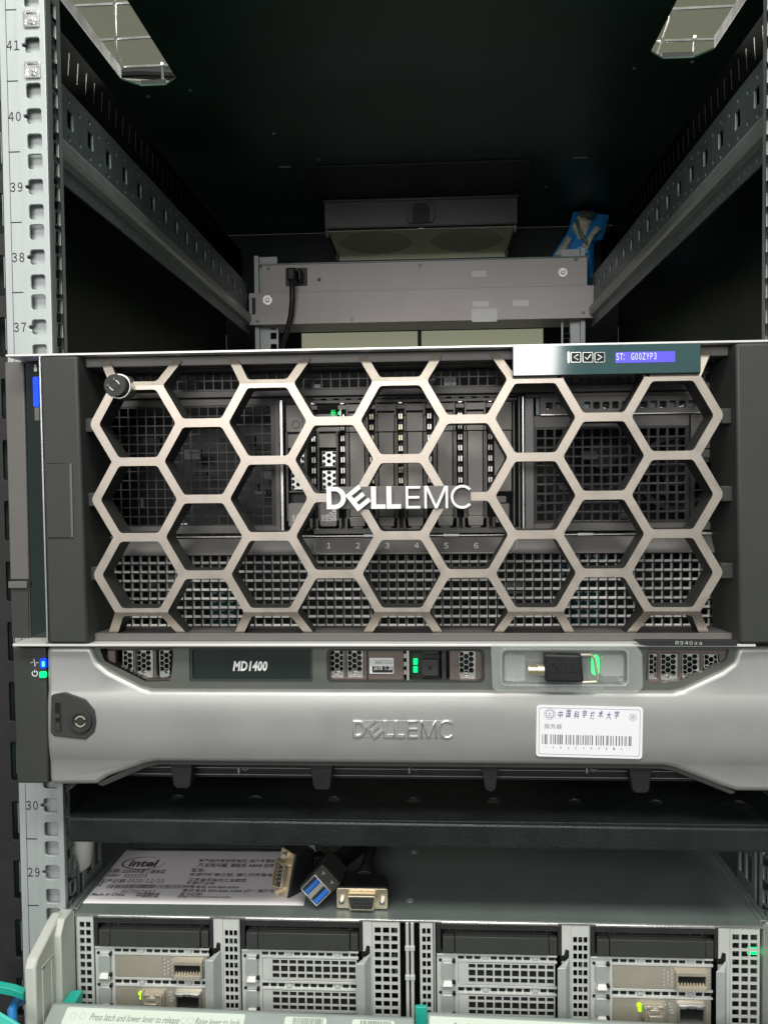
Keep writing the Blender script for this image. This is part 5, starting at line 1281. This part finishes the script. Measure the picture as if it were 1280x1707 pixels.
for s_ in (-1, 1): part('thumb_nut', g(MB().cyl((s_*12.2, 0, -1), (s_*12.2, -3.4, -1), 1.9, 6).cyl((s_*12.2, -3.4, -1), (s_*12.2, -4.0, -1), 1.1, 12)), 'chrome', sh_, .2)
part('hood', g(MB().hexa([(-16, 1.2, -6.8), (16, 1.2, -6.8), (14, 20, -6.4), (-14, 20, -6.4), (-16, 1.2, 6.8), (16, 1.2, 6.8), (14, 20, 6.4), (-14, 20, 6.4)])), 'rubber', sh_, 1.4)
b = MB()
for k in range(7): b.cyl((0, 20+k*3.6, 0), (0, 21.9+k*3.6, 0), 8.0-k*.7, 18)
b.tube([(0, 18, 0), (0, 50, 0), (2, 75, 0), (6, 110, 2)], [5.5, 3.6, 3.4, 3.4], 12)
part('strain_relief', g(b), 'rubber', kb, .4)
# serial plug: turned left, standing on edge
o_ = at(468, 1453, Y=22); x, y, z = orient((-.62, -.78, .12), (0.10, -.10, 1))
# long side stands upright
xx, zz = z, -x
g = frame3((o_[0]+1.5, 26, ZC+16.6), xx, y, zz)
sr = part('serial_connector', g(MB().mesh(plate([rect(-15.4, 15.4, -6.3, 6.3, 1.2)], 0, 1.2, .3)).mesh(plate([dshape(18.5, 9.6), dshape(17.3, 8.4, 1.2)], -6.0, 6, .1))), 'gold_metal', kb)
part('pin_block', g(MB().mesh(plate([dshape(17.2, 8.3)], -.6, .4))), 'soft_black', sr)
b = MB()
for j, n in ((0, 5), (1, 4)):
    for i in range(n): b.cyl((-5.4+i*2.7+j*1.35, -4.8, 1.4-j*2.8), (-5.4+i*2.7+j*1.35, -.6, 1.4-j*2.8), .5, 8)
part('pin', g(b), 'silver', sr)['kind'] = 'stuff'
for s_ in (-1, 1): part('thumb_nut', g(MB().cyl((s_*12.5, 0, 0), (s_*12.5, -4.2, 0), 2.3, 6).cyl((s_*12.5, -4.2, 0), (s_*12.5, -5.0, 0), 1.3, 12)), 'gold_metal', sr, .2)
part('hood', g(MB().hexa([(-16, 1.2, -7), (16, 1.2, -7), (14.5, 20, -6.4), (-14.5, 20, -6.4), (-16, 1.2, 7), (16, 1.2, 7), (14.5, 20, 6.4), (-14.5, 20, 6.4)])), 'rubber', sr, 1.2)
b = MB()
for k in range(5): b.box(-9+k, 9-k, 20+k*3.2, 21.8+k*3.2, -5.4+k*.4, 5.4-k*.4)
b.box(-6, 6, 19, 36, -3.6, 3.6)
part('strain_relief', g(b), 'rubber', kb, .5)
# twin USB: faces the viewer, rolled 45 degrees
o_ = at(527, 1478, Y=10); x, y, z = orient((-.10, -1, .10), (-.72, 0, .70))
g = frame3((o_[0]+.5, 12, ZC+13.4), x, y, z)
us = part('usb_connector', g(MB().mesh(plate([rect(-6.9, 6.9, -7.6, 7.6, .8), rect(-6.2, 6.2, 1.6, 6.9, .3), rect(-6.2, 6.2, -6.9, -1.6, .3)], -5, 6, .15))), 'silver', kb)
for z0 in (1.9, -6.6):
    part('usb_tongue', g(MB().box(-5.9, 5.9, -4.2, 1, z0+.2, z0+2.9)), 'usb_blue', us, .2)
    part('port_back', g(MB().box(-6.2, 6.2, .2, .6, z0-.3, z0+5)), 'black', us)
part('housing', g(MB().box(-8.2, 14.0, -1.5, 26, -8.8, 8.8)), 'charcoal', us, 1.0)
b = MB()
for x_ in (-4.0, 4.0): b.box(10.6, 11.1, -1.9, -1.4, x_-1.2, x_+1.2).box(9.2, 10.6, -1.9, -1.4, x_-.3, x_+.3)
part('moulded_mark', g(b), 'silver', us)
part('cable', MB().tube([(o_[0]+4, 34, ZC+14), (o_[0]+12, 60, ZC+10), (o_[0]+26, 95, ZC+8), (o_[0]+40, 140, ZC+8)], 5.2, 12), 'rubber', kb)
part('cable', MB().tube([(188, 38, ZC+14), (196, 62, ZC+12), (205, 90, ZC+9), (214, 130, ZC+8)], 4.6, 12), 'rubber', kb)
part('cable', MB().tube([(176, 60, ZC+24), (186, 76, ZC+20), (200, 100, ZC+10), (214, 130, ZC+8)], 4.4, 12), 'rubber', kb)
p = at(517, 1412, Y=60); part('cable_tag', MB().mesh(plate([[(p[0]-5, p[2]-7), (p[0]+5, p[2]-6), (p[0]+2.5, p[2]+6), (p[0]-3.5, p[2]+3)]], 58, .4)), 'label_white', kb)

# ------------------------------------------------------------------ cables by the lower left corner
t_ = thing('cable_clip', 'flat teal plastic cable clip sticking out of the black column above the blue cable', 'cable clip', at(15, 1660, -30), 'teal clips at the lower left')
def ribbon(px, Y, th, dy, m, par, nm):
    P = [at(a, c, Y) for a, c in px]; Q = [(p[0], p[1]+dy, p[2]+dy*.25) for p in P]; n = len(P)
    b = MB(); V = [tuple(p) for p in P]+Q+[(p[0], p[1], p[2]-th) for p in P]+[(q[0], q[1], q[2]-th) for q in Q]
    fs = [(i, i+1, n+i+1, n+i) for i in range(n-1)]+[(2*n+i, 3*n+i, 3*n+i+1, 2*n+i+1) for i in range(n-1)]+[(i, 2*n+i, 2*n+i+1, i+1) for i in range(n-1)]+[(n+i, n+i+1, 3*n+i+1, 3*n+i) for i in range(n-1)]+[(0, n, 3*n, 2*n), (n-1, 3*n-1, 4*n-1, 2*n-1)]
    return part(nm, b.add(V, fs), m, par, .3)
ribbon([(-40, 1638), (0, 1646), (20, 1650), (39, 1657)], -34, 4.5, 4, 'teal', t_, 'clip_arm')
t_ = thing('cable_clip', 'bright mint plastic cable clip at the very lower left corner', 'cable clip', at(10, 1700, -60), 'teal clips at the lower left')
ribbon([(-50, 1664), (0, 1692), (20, 1704), (50, 1722)], -70, 9, 1.5, 'mint', t_, 'clip_arm')
t_ = thing('blue_cable', 'blue network cable curving behind the mint clip at the lower left', 'cable', at(20, 1690, -20))
part('cable', MB().tube([at(40, 1668, -10), at(27, 1672, -22), at(20, 1684, -28), at(21, 1700, -30), at(26, 1730, -30)], 2.9, 12), 'blue_cable', t_)
